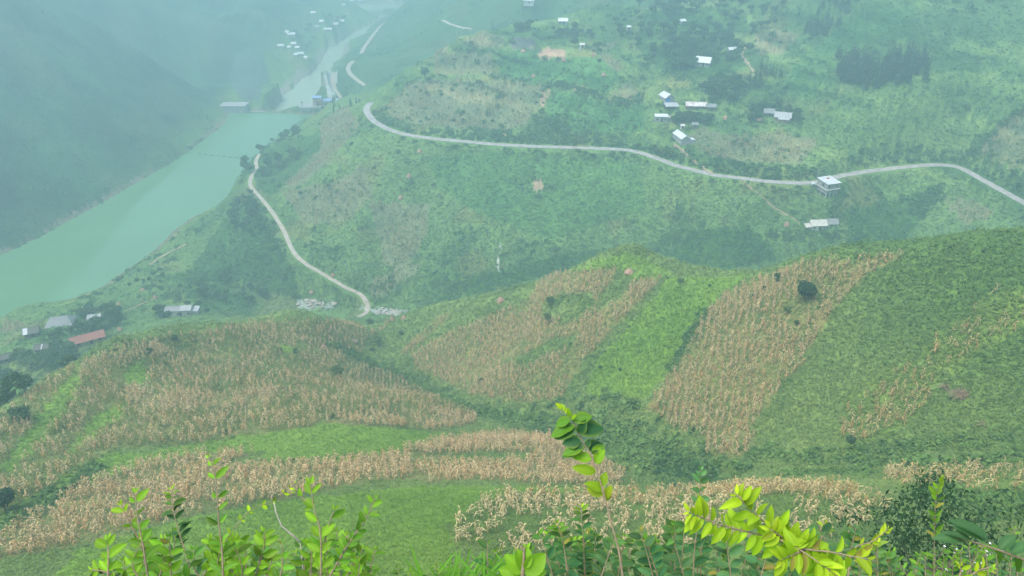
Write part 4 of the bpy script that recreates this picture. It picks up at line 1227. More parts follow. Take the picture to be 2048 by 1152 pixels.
# far village across the river
far_v = [(627,29,6.5,4.5,10,'lone white roof on the slope above the far village'), (644,46,5.5,4,-5,'white roof below the lone upper house of the far village'), (583,72,8.5,6.5,12,'largest white roof of the far village, at its left side'),
         (562,95,6.5,4,16,'far village white roof furthest down to the left'), (579,98,3,2.6,0,'tiny white far village hut beside the leftmost low roof'), (588,91,6,3,-4,'long thin white roof in the middle of the far village'),
         (595,99,4.5,3.6,8,'small square white roof in the lower far village'), (602,111,6.5,4.8,14,'bright white roof lowest in the far village near the river'), (593,113,4.5,3,10,'small white roof touching the brightest low roof of the far village'),
         (613,119,4,2.6,-20,'pale sliver of roof nearest the river in the far village'), (656,62,9.5,4.2,14,'long white roof by the far riverside road'), (672,52,5.5,4.2,4,'white roof second along the far riverside road'),
         (685,45,6,4.4,4,'white roof furthest up along the far riverside road'), (687,13,4,3,15,'small white roof high above the bend of the far river'), (722,4,6.5,4.2,4,'white roof at the top edge, right one of a pair'),
         (705,4,6.5,4,0,'pale roof at the top edge, left one of a pair'), (635,57,5,3.4,0,'dull grey roof among the white ones of the far village'), (575,68,3.2,3,0,'tiny pale hut left of the largest far village roof')]
for a, b, L, W, rt, lb in far_v:
    dull = 'dull' in lb
    house(lb, a, b, L * .85, W * .85, 2.4, rt, 'pale' if dull else 'white', 'grey', 1.3, .6, door=False, nwin=0, group='houses of the far village')

# ------------------------------------------------------------------ the dam
def dam():
    bl = at_z(461, 221, 0); br = at_z(497, 221, 0); pl = at_z(594, 232, 0)
    r = thing('dam', 'low concrete river dam with a pier at each bank of the reservoir', 'dam', (bl[0], 628.0, 0))
    ox = bl[0]
    m = MB(); m.box(-4, br[0] - ox, -2, 9, -8, 5.6); m.box(-6, br[0] - ox + .8, -2.6, 9.4, 5.62, 6.3)
    for k in range(5):
        m.box(-1 + k * 3.6, -.5 + k * 3.6, -2.5, -1.9, -1, 5.5)
    a = obj('abutment', m.mesh('abutment', WALL['concrete']), r); a['label'] = 'left abutment wall with a pale coping'
    m = MB(); m.box(br[0] - ox + .02, pl[0] - ox - .02, 2, 5, -9, .10); obj('weir', m.mesh('weir', WALL['concrete']), r)
    x0 = pl[0] - ox
    m = MB(); m.box(x0, x0 + 10, -2, 9, -9, 4.6); m.box(x0 + 10.02, x0 + 18, -1.2, 8, -9, 5.0); m.box(x0 + 18.02, x0 + 34, -.4, 8, -9, 5.6)
    m.box(x0 - .3, x0 + 10.2, -2.3, 9.3, 4.62, 5.0)
    b = obj('pier', m.mesh('pier', WALL['concrete']), r); b['label'] = 'right hand pier with stepped intake walls'
    m = MB()
    for k in range(5):
        m.box(x0 + 1 + k * 2.1, x0 + 1.1 + k * 2.1, -2.0, -1.9, 5.0, 6.0)
    m.box(x0, x0 + 10, -2.0, -1.9, 5.9, 6.02)
    obj('railing', m.mesh('railing', WALL['pale']), b)
    m = MB(); m.box(x0 + 2.0, x0 + 2.5, 2, 2.5, 5.0, 9.0); m.box(x0 + .6, x0 + 3.6, 2.1, 2.4, 8.0, 8.4); obj('mast', m.mesh('mast', WALL['wood']), b)
    # control tower and gantry
    t = thing('powerhouse', 'red and white gate tower with blue roof joined to a long blue roofed hall', 'powerhouse', (ox + x0 + 15.0, 632.5, 5.0))
    m = MB()
    for xx in (-3.4, -1.2, 1.0, 3.0):
        for yy in (-2, 1.6):
            m.box(xx, xx + .5, yy, yy + .5, 0, 7)
    m.box(-3.4, 3.5, -2, 2.1, 4.2, 4.5)
    obj('frame', m.mesh('frame', WALL['red']), t)
    m = MB(); m.box(-3.0, 3.0, -1.6, 1.6, 4.55, 7.0); m.box(-2.8, -.9, -1.5, 1.5, .2, 3.8); obj('wall', m.mesh('wall', WALL['pale']), t)
    m = MB(); gable_roof(m, -3.6, 3.7, -2.3, 2.4, 7.1, 1.0, .4); obj('roof', m.mesh('roof', ROOF['blue']), t)
    m = MB()
    gable_walls(m, 4.2, 21.0, 1.0, 7.0, 3.6, .9, 1.0)
    h = obj('hall', m.mesh('hall', WALL['pale']), t)
    m = MB(); gable_roof(m, 4.2, 21.0, 1.0, 7.0, 3.6, .9, .5); obj('hall_roof', m.mesh('hall_roof', ROOF['blue']), h)
    for k in range(6):
        opening('window', t, 6.0 + k * 2.5, 1.0, 1.2, 1.4, 1.0, GLASSY, 'pane', WALL['pale'])
dam()

# float line across the reservoir
def float_line():
    a = np.array(at_z(394, 307, 0)); b = np.array(at_z(506, 317, 0))
    r = thing('float_boom', 'line of small dark floats strung across the reservoir', 'float line', tuple(a))
    d = b - a
    m = MB(); n = 9
    m.tube([tuple(d * k / 8 + np.array([0, -1.5 * math.sin(math.pi * k / 8), .06])) for k in range(9)], [.06] * 9, 5)
    obj('cable', m.mesh('cable', DARK), r)
    for k in range(n):
        f = (k + .5) / n
        p = d * f + np.array([0, -1.5 * math.sin(math.pi * f), .15])
        m = MB(); L = .75
        m.tube([p + np.array([-L, 0, 0]), p + np.array([-L * .8, 0, 0]), p + np.array([L * .8, 0, 0]), p + np.array([L, 0, 0])], [.18, .38, .38, .18], 8)
        obj('float', m.mesh('float', DARK), r)
float_line()

# ------------------------------------------------------------------ utility poles
def pole(label, px, py, h, arm=True, lean=0.0):
    p = hit(px, py)
    r = thing('utility_pole', label, 'pole', tuple(p))
    m = MB(); m.tube([(0, 0, -.5), (lean * h * .5, 0, h * .5), (lean * h, 0, h)], [.14, .12, .09], 7); obj('post', m.mesh('post', WALL['concrete']), r)
    if arm:
        m = MB(); m.box(lean * h - .8, lean * h + .8, -.06, .06, h - .7, h - .55)
        obj('crossarm', m.mesh('crossarm', WALL['wood']), r)
pole('slim leaning pole on the road verge beside the stilt house', 1633, 357, 5.2, False, .12)
pole('thin utility pole on the shoulder left of the central hill top', 915, 82, 7.0)
pole('pale utility pole in the clearing above the village', 1399, 184, 6.5)
pole('short wooden pole beside the bushes on the left shoulder of the hill', 859, 165, 4.5)

# things lying about at the stilt house
p = at_z(1627, 370, 57.1)
m = MB(); m.tube([(-1.1, -.2, .1), (-.4, .1, .75), (.5, 0, .7), (1.2, .1, .1)], [.35, .75, .7, .3], 8)
o = obj('tarpaulin', m.mesh('tarpaulin', ROOF['white'], True), None, p); tag(o, 'pale bluish tarpaulin heap on the verge left of the stilt house', 'tarpaulin')
p = at_z(1629.5, 354, 57.6)
m = MB()
for k in range(14):
    a = rng.random() * 6.28; l = 1.0 + rng.random()
    m.tube([(0, 0, 0), (math.cos(a) * l, math.sin(a) * l, .5 + rng.random())], [.05, .03], 4)
o = obj('brushwood_pile', m.mesh('brushwood_pile', WALL['earth']), None, p); tag(o, 'brown brushwood pile on the road behind the stilt house', 'brushwood pile')

# ------------------------------------------------------------------ haystacks
STRAW = plain_mat('old_straw', (.36, .23, .15), .95, .35, 6.0, .6)
def stack_mesh(h, w):
    n = 14; V = []; Fc = []; T_ = []
    prof = [(0, 1.0), (.18, 1.08), (.45, .95), (.7, .62), (.88, .3), (1.0, .04)]
    for (zz, rr) in prof:
        for k in range(n):
            a = 2 * math.pi * k / n
            q = rr * w * (1 + .10 * rng.normal())
            V.append((math.cos(a) * q, math.sin(a) * q, zz * h - .1))
    for i in range(len(prof) - 1):
        for k in range(n):
            Fc.append((i * n + k, i * n + (k + 1) % n, (i + 1) * n + (k + 1) % n, (i + 1) * n + k))
    Fc.append(tuple((len(prof) - 1) * n + k for k in range(n)))
    # loose stalks hanging off the heap
    for k in range(160):
        a = rng.random() * 6.28; i = rng.random()
        rr = np.interp(i, [q[0] for q in prof], [q[1] for q in prof]) * w * 1.03
        p = np.array([math.cos(a) * rr, math.sin(a) * rr, i * h])
        s = np.array([-math.sin(a), math.cos(a), 0]) * .035
        e = p + np.array([math.cos(a) * .16, math.sin(a) * .16, -.35 * h * .5]) + rng.normal(size=3) * .06
        b = len(V)
        V += [tuple(p - s), tuple(p + s), tuple(e)]
        Fc.append((b, b + 1, b + 2))
    return raw_mesh('haystack', V, Fc, STRAW, None, False)
HS = [stack_mesh(1.7, .95), stack_mesh(1.5, 1.15), stack_mesh(2.0, .9)]
haystacks = [(1002,604,N_,1.15,'haystack on the left edge of the central maize slope below the long grass'), (1258,546,N_,1.0,'haystack near the knoll top above the central maize field'), (785,640,N_,1.0,'left one of two haystacks low on the spur by the stream'),
    (808,638,N_,1.0,'right one of two haystacks low on the spur by the stream'), (708,684,N_,.9,'haystack beside the hedge at the foot of the maize spur'), (648,699,N_,1.1,'haystack at the left end of the dark bush row on the maize spur'),
    (666,552,F_,1.1,'haystack beside the upper verge of the white dirt path'), (623,585,F_,1.0,'haystack in the grass above the pale stream boulders'), (240,661,F_,1.0,'haystack beyond the crest right of the red roof'),
    (238,610,F_,1.0,'lowest haystack in the green meadow by the reservoir'), (285,581,F_,1.0,'topmost haystack in the green meadow by the reservoir'), (311,597,F_,1.0,'haystack at the end of the meadow footpath'),
    (433,592,F_,1.0,'haystack behind the long low grey house'), (840,304,F_,1.2,'haystack just below the road at its left stretch'), (818,355,F_,1.3,'upper haystack of two on the slope below the road'),
    (802,397,F_,1.2,'lower haystack of two on the slope below the road'), (1046,104,F_,1.4,'haystack left of the orange ploughed plot'), (1128,122,F_,1.4,'haystack at the lower right corner of the orange ploughed plot'),
    (1067,154,F_,1.2,'haystack in the middle of the terraced hill'), (1207,151,F_,1.2,'haystack on the right side of the terraced hill'), (1573,452,F_,1.3,'round haystack left of the farmhouse below the road'),
    (1450,238,F_,1.3,'haystack at the end of the village track above the maize field'), (1519,240,F_,1.5,'tall haystack left of the stepped grey farmhouse'), (1459,157,F_,1.2,'haystack in the clearing below the large white roof'),
    (1188,112,F_,1.5,'brown haystack under the tree on the right shoulder of the hill'), (607,678,N_,.8,'small haystack in the maize beyond the dark bush row')]
for k, (a, b, rm, s, lb) in enumerate(haystacks):
    p = hit(a, b, 25, rm)
    o = obj('haystack', HS[k % 3], None, tuple(p), rng.random() * 6)
    o.scale = (s, s, s)
    tag(o, lb, 'haystack', 'straw heaps in the fields')
# heap of cut stalks on the near right slope
def stalk_heap(label, px, py, w, h, n):
    p = hit(px, py, 25, N_)
    V = []; Fc = []; T_ = []
    for k in range(n):
        a = rng.normal() * 1.0 + (0 if rng.random() < .5 else math.pi); e = rng.random() ** .6
        c = np.array([rng.normal() * w * .30, rng.normal() * w * .22, h * (1 - e) + .05])
        d = np.array([math.cos(a), math.sin(a) * .7, -.45 - .2 * rng.random()]); d /= np.linalg.norm(d)
        L = .5 + .6 * rng.random(); s = np.cross(d, (0, 0, 1)); s = s / (np.linalg.norm(s) + 1e-6) * .03
        b = len(V); q = c + d * L
        q[2] = max(q[2], -.25)
        V += [c - s, c + s, q + s * .5, q - s * .5]
        Fc.append((b, b + 1, b + 2, b + 3))
        t = np.array((.30, .23, .14)) * (.6 + .7 * rng.random())
        T_ += [t] * 4
    o = obj('stalk_heap', raw_mesh('stalk_heap', V, Fc, MAT['dry'], np.array(T_)), None, tuple(p))
    tag(o, label, 'stalk heap', 'heaps of cut stalks')
stalk_heap('brown heap of cut stalks lying on the dark green near slope', 1928, 790, 2.6, 1.0, 520)
stalk_heap('thin scatter of cut stalks uphill and left of the brown stalk heap', 1896, 772, 2.0, .3, 90)
stalk_heap('small pale scatter of stalks downhill of the brown stalk heap', 1972, 848, 1.5, .2, 50)

# ------------------------------------------------------------------ boulders
STONE = plain_mat('pale_boulder', (.35, .31, .25), .9, .3, 1.2, .4)
GREYSTONE = plain_mat('grey_boulder', (.42, .42, .42), .9, .25, 1.0, .4)
def boulder_mesh(seed):
    bm = bmesh.new()
    bmesh.ops.create_icosphere(bm, subdivisions=2, radius=1.0)
    r_ = np.random.default_rng(seed)
    ax = r_.normal(size=(5, 3))
    for v in bm.verts:
        c = np.array(v.co)
        for a in ax:
            a = a / np.linalg.norm(a)
            dd = c @ a
            if dd > .62:
                c = c - a * (dd - .62)
        v.co = Vector(c * np.array([1.2, .9, .75]) * (1 + .05 * r_.normal()))
    me = bpy.data.meshes.new('boulder'); bm.to_mesh(me); bm.free()
    return me
BM = [boulder_mesh(k) for k in range(5)]
for q in BM: q.materials.append(STONE)
def boulders(n, poly, smin, smax, label):
    pl = plan(poly, F_)
    k = 0
    while k < n:
        x = pl[:, 0].min() + rng.random() * np.ptp(pl[:, 0]); y = pl[:, 1].min() + rng.random() * np.ptp(pl[:, 1])
        if not in_poly(np.array([x]), np.array([y]), pl)[0]:
            continue
        s = smin + (smax - smin) * rng.random() ** 2
        o = obj('boulder', BM[k % 5], None, (x, y, float(height(x, y)) + s * .15), rng.random() * 6)
        o.scale = (s, s, s)
        tag(o, label, 'boulder', 'boulders in the stream bed')
        k += 1
boulders(34, [(592,612),(600,600),(616,598),(640,606),(695,607),(690,613),(632,618)], .3, 1.6, 'pale boulder lying in the stream bed left of the path crossing')
boulders(34, [(742,613),(770,614),(815,620),(800,628),(752,630)], .3, 1.0, 'pale boulder lying in the stream bed right of the path crossing')
boulders(30, [(570,216),(580,196),(592,196),(606,178),(596,205)], .8, 2.6, 'pale boulder on the river bank beside the dam')
b6 = boulder_mesh(11); b6.materials.append(GREYSTONE)
o = obj('boulder', b6, None, tuple(hit(56, 776, 25, 400) + np.array([0, 0, .4]))); o.scale = (1.5, 1.5, 1.3)
tag(o, 'large rounded grey boulder beside the half hidden house at the crest', 'boulder')

# ------------------------------------------------------------------ farm workers on the meadow path
SKIN = plain_mat('skin', (.35, .22, .15), .6, .1, 3); HAIR = plain_mat('black_hair', (.02, .02, .02), .5, .2, 3)
def person(label, px, py, shirt, trouser, rot, bend=0.0, load=None):
    p = hit(px, py)
    r = thing('person', label, 'person', tuple(p), rot)
    me = bpy.data.meshes.new('body')
    b = bend
    J = {'pel': (0, 0, .92), 'che': (b * .35, 0, 1.30 - b * .1), 'neck': (b * .5, 0, 1.48 - b * .16), 'head': (b * .58, 0, 1.63 - b * .2),
         'hl': (0, .1, .88), 'kl': (.09, .11, .48), 'fl': (-.02, .12, .07), 'tl': (.14, .13, .04), 'hr': (0, -.1, .88), 'kr': (-.04, -.11, .48), 'fr': (-.16, -.12, .07), 'tr': (0, -.13, .04),
         'sl': (b * .42, .19, 1.42 - b * .14), 'el': (b * .45 + .06, .25, 1.15 - b * .1), 'wl': (b * .5 + .2, .22, .95), 'dl': (b * .5 + .26, .21, .88),
         'sr': (b * .42, -.19, 1.42 - b * .14), 'er': (b * .45 + .02, -.25, 1.15 - b * .1), 'wr': (b * .5 + .12, -.24, .92), 'dr': (b * .5 + .16, -.23, .84)}
    E = [('pel', 'che'), ('che', 'neck'), ('neck', 'head'), ('pel', 'hl'), ('hl', 'kl'), ('kl', 'fl'), ('fl', 'tl'), ('pel', 'hr'), ('hr', 'kr'), ('kr', 'fr'), ('fr', 'tr'),
         ('che', 'sl'), ('sl', 'el'), ('el', 'wl'), ('wl', 'dl'), ('che', 'sr'), ('sr', 'er'), ('er', 'wr'), ('wr', 'dr')]
    R = {'pel': .14, 'che': .15, 'neck': .06, 'head': .11, 'hl': .10, 'hr': .10, 'kl': .065, 'kr': .065, 'fl': .045, 'fr': .045, 'tl': .04, 'tr': .04, 'sl': .065, 'sr': .065, 'el': .045, 'er': .045, 'wl': .032, 'wr': .032, 'dl': .04, 'dr': .04}
    names = list(J)
    me.from_pydata([J[n] for n in names], [(names.index(a), names.index(c)) for a, c in E], [])
    o = obj('body', me, r)
    md = o.modifiers.new('skin', 'SKIN')
    for i, n in enumerate(names):
        me.skin_vertices[0].data[i].radius = (R[n], R[n])
    me.skin_vertices[0].data[0].use_root = True
    o.modifiers.new('sub', 'SUBSURF').levels = 1
    dg = bpy.context.evaluated_depsgraph_get()
    nm = bpy.data.meshes.new_from_object(o.evaluated_get(dg))
    o.modifiers.clear(); o.data = nm
    nm.materials.clear()
    for q in (SKIN, shirt, trouser): nm.materials.append(q)
    for f in nm.polygons:
        c = f.center
        f.material_index = 2 if (c.z < .92 and abs(c.y) < .19 and c.z > .1) else (1 if c.z < 1.45 - b * .15 and c.z > .9 else 0)
    hm = MB(); hx, hz = J['head'][0], J['head'][2]
    hm.tube([(hx - .03, 0, hz + .14), (hx - .02, 0, hz + .10), (hx - .03, 0, hz + .02), (hx - .05, 0, hz - .06)], [.03, .11, .125, .08], 10)
    obj('hair', hm.mesh('hair', HAIR, True), r)
CLOTH = {'white': plain_mat('white_shirt', (.75, .74, .70), .9, .1, 5), 'dark': plain_mat('dark_cloth', (.04, .04, .06), .9, .2, 5), 'orange': plain_mat('orange_shirt', (.62, .25, .12), .9, .15, 5), 'navy': plain_mat('navy_cloth', (.05, .07, .16), .9, .2, 5)}
person('person in a white top standing on the meadow footpath', 290, 608, CLOTH['white'], CLOTH['dark'], 0.4)
person('person in an orange top bending beside the meadow footpath', 287, 605.5, CLOTH['orange'], CLOTH['navy'], 2.2, .7)
person('person in dark clothes upslope of the other two on the meadow', 290, 602.5, CLOTH['dark'], CLOTH['dark'], -.6)
person('person in a white top bending over, set apart from the other workers', 283, 603, CLOTH['white'], CLOTH['navy'], 1.2, .8)
# ------------------------------------------------------------------ trees
BARK = plain_mat('bark', (.16, .13, .10), .95, .3, 4.0, .4)
def crown_mesh(name, blobs, nleaf, leaf, tone_lo, tone_hi, seed, aspect=.6):
    """crown of single leaf faces spread through several uneven clumps, gaps between them"""
    g = np.random.default_rng(seed)
    V = []; Fc = []; T_ = []
    vol = np.array([b[3] ** 2 for b in blobs]); vol = vol / vol.sum()
    for (bx_, by_, bz_, br, bf), share in zip(blobs, vol):
        base = g.random()
        for k in range(max(12, int(nleaf * share))):
            d = g.normal(size=3); d /= np.linalg.norm(d)
            rad = br * (.55 + .5 * g.random() ** .6)
            c = np.array([bx_, by_, bz_]) + d * rad * np.array([1, 1, bf])
            nrm = d * .8 + g.normal(size=3) * .55 + np.array([0, 0, .35]); nrm /= np.linalg.norm(nrm)
            a = np.cross(nrm, g.normal(size=3)); a /= np.linalg.norm(a); b = np.cross(nrm, a)
            s = leaf * (.6 + .8 * g.random())
            n = len(V)
            V += [c - a * s, c - b * s * aspect, c + a * s - nrm * s * .25, c + b * s * aspect]
            Fc += [(n, n + 1, n + 2), (n, n + 2, n + 3)]
            t = np.clip(.25 + .45 * base + .5 * (g.random() - .3), 0, 1)
            T_ += [np.array(tone_lo) * (1 - t) + np.array(tone_hi) * t] * 4
    return raw_mesh(name, V, np.array(Fc), MAT['leaf'], np.array(T_))
def trunk_mesh(h, r, limbs, seed):
    g = np.random.default_rng(seed)
    m = MB()
    m.tube([(0, 0, -.4), (.03 * h * g.normal() * .5, 0, h * .4), (.04 * h * g.normal(), .03 * h * g.normal(), h)], [r * 1.2, r * .85, r * .4], 7)
    for k in range(limbs):
        a = g.random() * 6.28; z0 = h * (.45 + .4 * g.random()); L = h * (.25 + .25 * g.random())
        p0 = np.array([0, 0, z0]); p1 = p0 + np.array([math.cos(a) * L * .6, math.sin(a) * L * .6, L * .4]); p2 = p1 + np.array([math.cos(a) * L * .4, math.sin(a) * L * .4, L * .5])
        m.tube([p0, p1, p2], [r * .5, r * .32, r * .12], 5)
    return m.mesh('trunk', BARK)
def blobs_round(g, R, zc, flat, n):
    out = [(0, 0, zc, R * .62, flat)]
    for k in range(n):
        a = g.random() * 6.28; e = g.random() * 1.3 - .45
        out.append((math.cos(a) * R * .55 * math.cos(e), math.sin(a) * R * .55 * math.cos(e), zc + R * .6 * flat * math.sin(e), R * (.32 + .2 * g.random()), flat))
    return out
KINDS = {}
def make_kind(kind, variants):
    lst = []
    for v in range(variants):
        g = np.random.default_rng(sum(map(ord, kind)) + v)
        sd_ = int(g.integers(1, 9999))
        if kind == 'broad':
            cr = crown_mesh('crown', blobs_round(g, 2.6, 3.6, .8, 7), 480, .34, (.020, .058, .018), (.065, .125, .034), sd_); tr = trunk_mesh(3.6, .18, 4, sd_)
        elif kind == 'light':
            cr = crown_mesh('crown', blobs_round(g, 2.6, 3.4, .75, 8), 420, .32, (.05, .10, .022), (.11, .17, .045), sd_); tr = trunk_mesh(3.4, .16, 4, sd_)
        elif kind == 'tall':
            bl = [(g.normal() * .25, g.normal() * .25, 1.6 + k * .95, .95 - .11 * k, 1.1) for k in range(6)]
            cr = crown_mesh('crown', bl, 330, .27, (.018, .055, .02), (.05, .105, .035), sd_); tr = trunk_mesh(5.6, .13, 2, sd_)
        elif kind == 'conifer':
            bl = [(0, 0, 1.6 + k * 1.0, 1.5 - .20 * k, .55) for k in range(7)]
            cr = crown_mesh('crown', bl, 330, .30, (.012, .045, .026), (.034, .080, .042), sd_, .4); tr = trunk_mesh(7.4, .14, 0, sd_)
        elif kind == 'dense':
            cr = crown_mesh('crown', blobs_round(g, 1.5, 1.75, 1.05, 10), 1100, .17, (.010, .040, .014), (.035, .085, .028), sd_); tr = trunk_mesh(1.6, .12, 4, sd_)
        elif kind == 'bush':
            cr = crown_mesh('crown', blobs_round(g, 1.2, .95, .8, 8), 620, .14, (.022, .065, .018), (.065, .13, .03), sd_); tr = trunk_mesh(.9, .07, 4, sd_)
        elif kind == 'banana':
            V = []; Fc = []; T_ = []
            for k in range(9):
                a = k * 2.4 + g.random(); L = 1.7 + g.random() * .8; w = .30
                d = np.array([math.cos(a), math.sin(a), 0]); s = np.array([-math.sin(a), math.cos(a), 0])
                t = np.array((.06, .14, .035)) * (.7 + .8 * g.random())
                prev = None
                for q in range(6):
                    f = q / 5
                    c = np.array([0, 0, 2.2]) + d * L * (f ** .9) + np.array([0, 0, 1.5 * f - 1.9 * f * f])
                    ww = w * math.sin(math.pi * min(.98, .08 + f * .9)) + .02
                    n = len(V); V += [c - s * ww - np.array([0, 0, .08]), c, c + s * ww - np.array([0, 0, .08])]; T_ += [t * .9, t * 1.25, t * .9]
                    if prev is not None:
                        Fc += [(prev, prev + 1, n + 1), (prev, n + 1, n), (prev + 1, prev + 2, n + 2), (prev + 1, n + 2, n + 1)]
                    prev = n
            cr = raw_mesh('crown', V, np.array(Fc), MAT['leaf'], np.array(T_)); tr = trunk_mesh(2.3, .14, 0, sd_)
        elif kind == 'feather':
            bl = [(g.normal() * .55, g.normal() * .45, .35 + 1.75 * g.random() ** .8, .22 + .25 * g.random(), .9) for k in range(34)]
            cr = crown_mesh('crown', bl, 3200, .045, (.012, .045, .018), (.04, .095, .03), sd_, .35); tr = trunk_mesh(1.2, .03, 7, sd_)
        lst.append((cr, tr))
    KINDS[kind] = lst
for kd, nv in (('broad', 5), ('light', 3), ('tall', 3), ('conifer', 4), ('dense', 2), ('bush', 4), ('banana', 3), ('feather', 1)):
    make_kind(kd, nv)
NAME = {'broad': ('broadleaf_tree', 'tree'), 'light': ('broadleaf_tree', 'tree'), 'tall': ('slender_tree', 'tree'), 'conifer': ('conifer_tree', 'tree'), 'dense': ('broadleaf_tree', 'tree'),
        'bush': ('bush', 'bush'), 'banana': ('banana_plant', 'banana plant'), 'feather': ('fine_leaved_bush', 'bush')}
def tree(kind, p, s, label, group=None, sz=1.0):
    nm, cat = NAME[kind]
    r = thing(nm, label, cat, (float(p[0]), float(p[1]), float(p[2]) - .05), rng.random() * 6.28, group)
    r.scale = (s, s, s * sz)
    cr, tr = KINDS[kind][int(rng.integers(0, len(KINDS[kind])))]
    obj('crown', cr, r); obj('trunk', tr, r)
    return r
WOOD = []
def grove(kind, n, poly, smin, smax, label, group, gapm=2.0, rmax=F_, sz=1.0, mass=False):
    pl = plan(poly, rmax)
    got = []; tries = 0
    while len(got) < n and tries < 6000:
        tries += 1
        x = pl[:, 0].min() + rng.random() * np.ptp(pl[:, 0]); y = pl[:, 1].min() + rng.random() * np.ptp(pl[:, 1])
        xa, ya = np.array([x]), np.array([y])
        if not in_poly(xa, ya, pl)[0] or not clear_of_roads(xa, ya)[0] or any((x - a) ** 2 + (y - b) ** 2 < gapm ** 2 for a, b in got):
            continue
        z = float(height(x, y))
        if z < .7:
            continue
        if any((x - q[0]) ** 2 + (y - q[1]) ** 2 < 24 or (abs(x - q[0]) < 5 and -10 < y - q[1] < 0 and y > 250) for q in HOUSE_XY):
            continue
        got.append((x, y))
        if mass:
            WOOD.append((kind, x, y, z, smin + (smax - smin) * rng.random() ** 1.3, rng.random() * 6.28, sz * (.85 + .3 * rng.random())))
            continue
        tree(kind, (x, y, z), smin + (smax - smin) * rng.random() ** 1.3, label, group, sz * (.85 + .3 * rng.random()))
HOUSE_XY = [(o.location.x, o.location.y) for o in COL.objects if o.parent is None and o.get('category') in ('house', 'shed')]

# single trees of the near slopes
def lone(kind, px, py, s, label, rmax=N_, sz=1.0, group=None):
    return tree(kind, hit(px, py, 25, rmax), s, label, group, sz)
lone('dense', 1613, 600, 1.42, 'lone dark round tree standing in the dry maize near the ridge', sz=1.05)
lone('bush', 1552, 564, .85, 'small dark conical bush at the upper left edge of the ridge maize field', sz=1.5)
lone('bush', 1509, 597, .62, 'little dark bush among the stalks left of the lone round tree', sz=1.2)
lone('bush', 1527, 582, .5, 'tiny dark sapling between the conical bush and the little dark bush', sz=1.8)
lone('light', 1573, 628, .36, 'small bright green tree below and left of the lone round tree')
lone('bush', 1594, 650, .55, 'dark small bush under the bright green tree in the maize', sz=1.3)
lone('light', 676, 757, .82, 'round pale olive tree on the maize spur near the gully')
lone('bush', 961, 766, .75, 'dark small tree at the lower edge of the central maize slope', sz=1.3)
lone('bush', 946, 778, .6, 'low bush left of the dark small tree by the gully')
lone('dense', 12, 1022, 1.05, 'large dark bushy tree at the left edge beside the near maize band', sz=1.35)
lone('bush', 44, 840, 1.7, 'broad dark bush in the maize at the left side of the spur')
lone('bush', 592, 708, .95, 'dark bush at the upper right of the maize spur')
lone('bush', 300, 707, 1.0, 'low dark bush near the crest of the maize spur')
lone('bush', 560, 704, .8, 'bush left of the dark bush high on the maize spur')
lone('bush', 663, 835, .6, 'small bush on the top edge of the bright grass band')
lone('bush', 450, 868, .55, 'small bush at the left part of the bright grass band')
lone('bush', 350, 680, .9, 'bush on the spur crest below the long low grey house')
lone('light', 1095, 645, .6, 'yellow green bush in the hollow of the central maize slope')
lone('bush', 1140, 690, .45, 'small dark bush in the lower hollow of the central slope')
lone('bush', 1201, 738, .55, 'dark bush at the right foot of the central maize slope')
lone('bush', 1240, 742, .5, 'dark bush on the green strip right of the central maize slope')
lone('bush', 803, 670, .8, 'feathery green bush beside the narrow maize strip')
lone('light', 755, 690, .7, 'light green bush at the head of the gully')
lone('bush', 745, 702, .85, 'round dark bush at the head of the gully')
lone('bush', 738, 629, 1.3, 'round green bush beside the stream crossing')
lone('bush', 1700, 888, .8, 'dark bush at the lower left of the thin maize on the right slope')
lone('light', 1360, 572, .45, 'pale bush on the saddle right of the knoll')
lone('bush', 1420, 574, .5, 'yellow green shrub on the saddle ridge line')
lone('light', 1187, 318, .7, 'yellow green tree just below the middle of the road', F_)
lone('broad', 850, 162, 1.1, 'tall dark tree at the left shoulder of the central hill', F_, 1.6)
lone('broad', 858, 168, .9, 'dark tree beside the tall one at the left shoulder of the hill', F_)
lone('broad', 1120, 74, .9, 'dark tree in front of the white house on the hill top', F_, 1.3)
lone('tall', 985, 58, 1.0, 'slim dark tree alone at the left end of the hill top', F_)
lone('bush', 1199, 124, 1.2, 'small round dark tree on the right shoulder of the hill', F_)
lone('broad', 1100, 610, .5, 'dark bushy tree in the green hollow of the central slope', N_)
# clusters
grove('broad', 7, [(1028,60),(1040,56),(1062,56),(1066,62),(1040,66)], .9, 1.35, 'pale hazy tree in the clump crowning the central hill', 'trees on the hill top', 1.6)
grove('broad', 16, [(1100,66),(1150,60),(1190,78),(1200,110),(1170,105),(1130,80)], .7, 1.3, 'dark tree on the right shoulder of the hill top', 'trees on the right shoulder of the hill', 2.2)
grove('conifer', 112, [(1668,165),(1668,105),(1690,118),(1770,112),(1850,122),(1850,168),(1790,172),(1740,182),(1700,178)], .95, 1.3, 'dark conifer in the dense stand on the right mountain', 'conifers of the dense stand', 1.15)
grove('conifer', 40, [(1625,78),(1600,60),(1640,20),(1660,-10),(1725,-10),(1690,40),(1650,75)], .8, 1.1, 'dark conifer in the strip running up to the top edge', 'conifers of the upper strip', 1.7)
grove('conifer', 14, [(1490,178),(1497,140),(1530,140),(1568,160),(1560,182)], .7, 1.0, 'dark conifer in the small grove above the village', 'conifers above the village', 1.6)
grove('broad', 30, [(1400,180),(1440,165),(1500,180),(1490,210),(1420,208)], .9, 1.4, 'dark leafy tree in the thicket behind the rusty roofed barn', 'trees behind the barn', 2.2, mass=True)
grove('broad', 48, [(1330,150),(1400,150),(1500,110),(1470,80),(1400,70),(1330,90),(1290,130)], .9, 1.5, 'tree in the wood round the large white roofed house', 'trees round the large white roof', 2.6, mass=True)
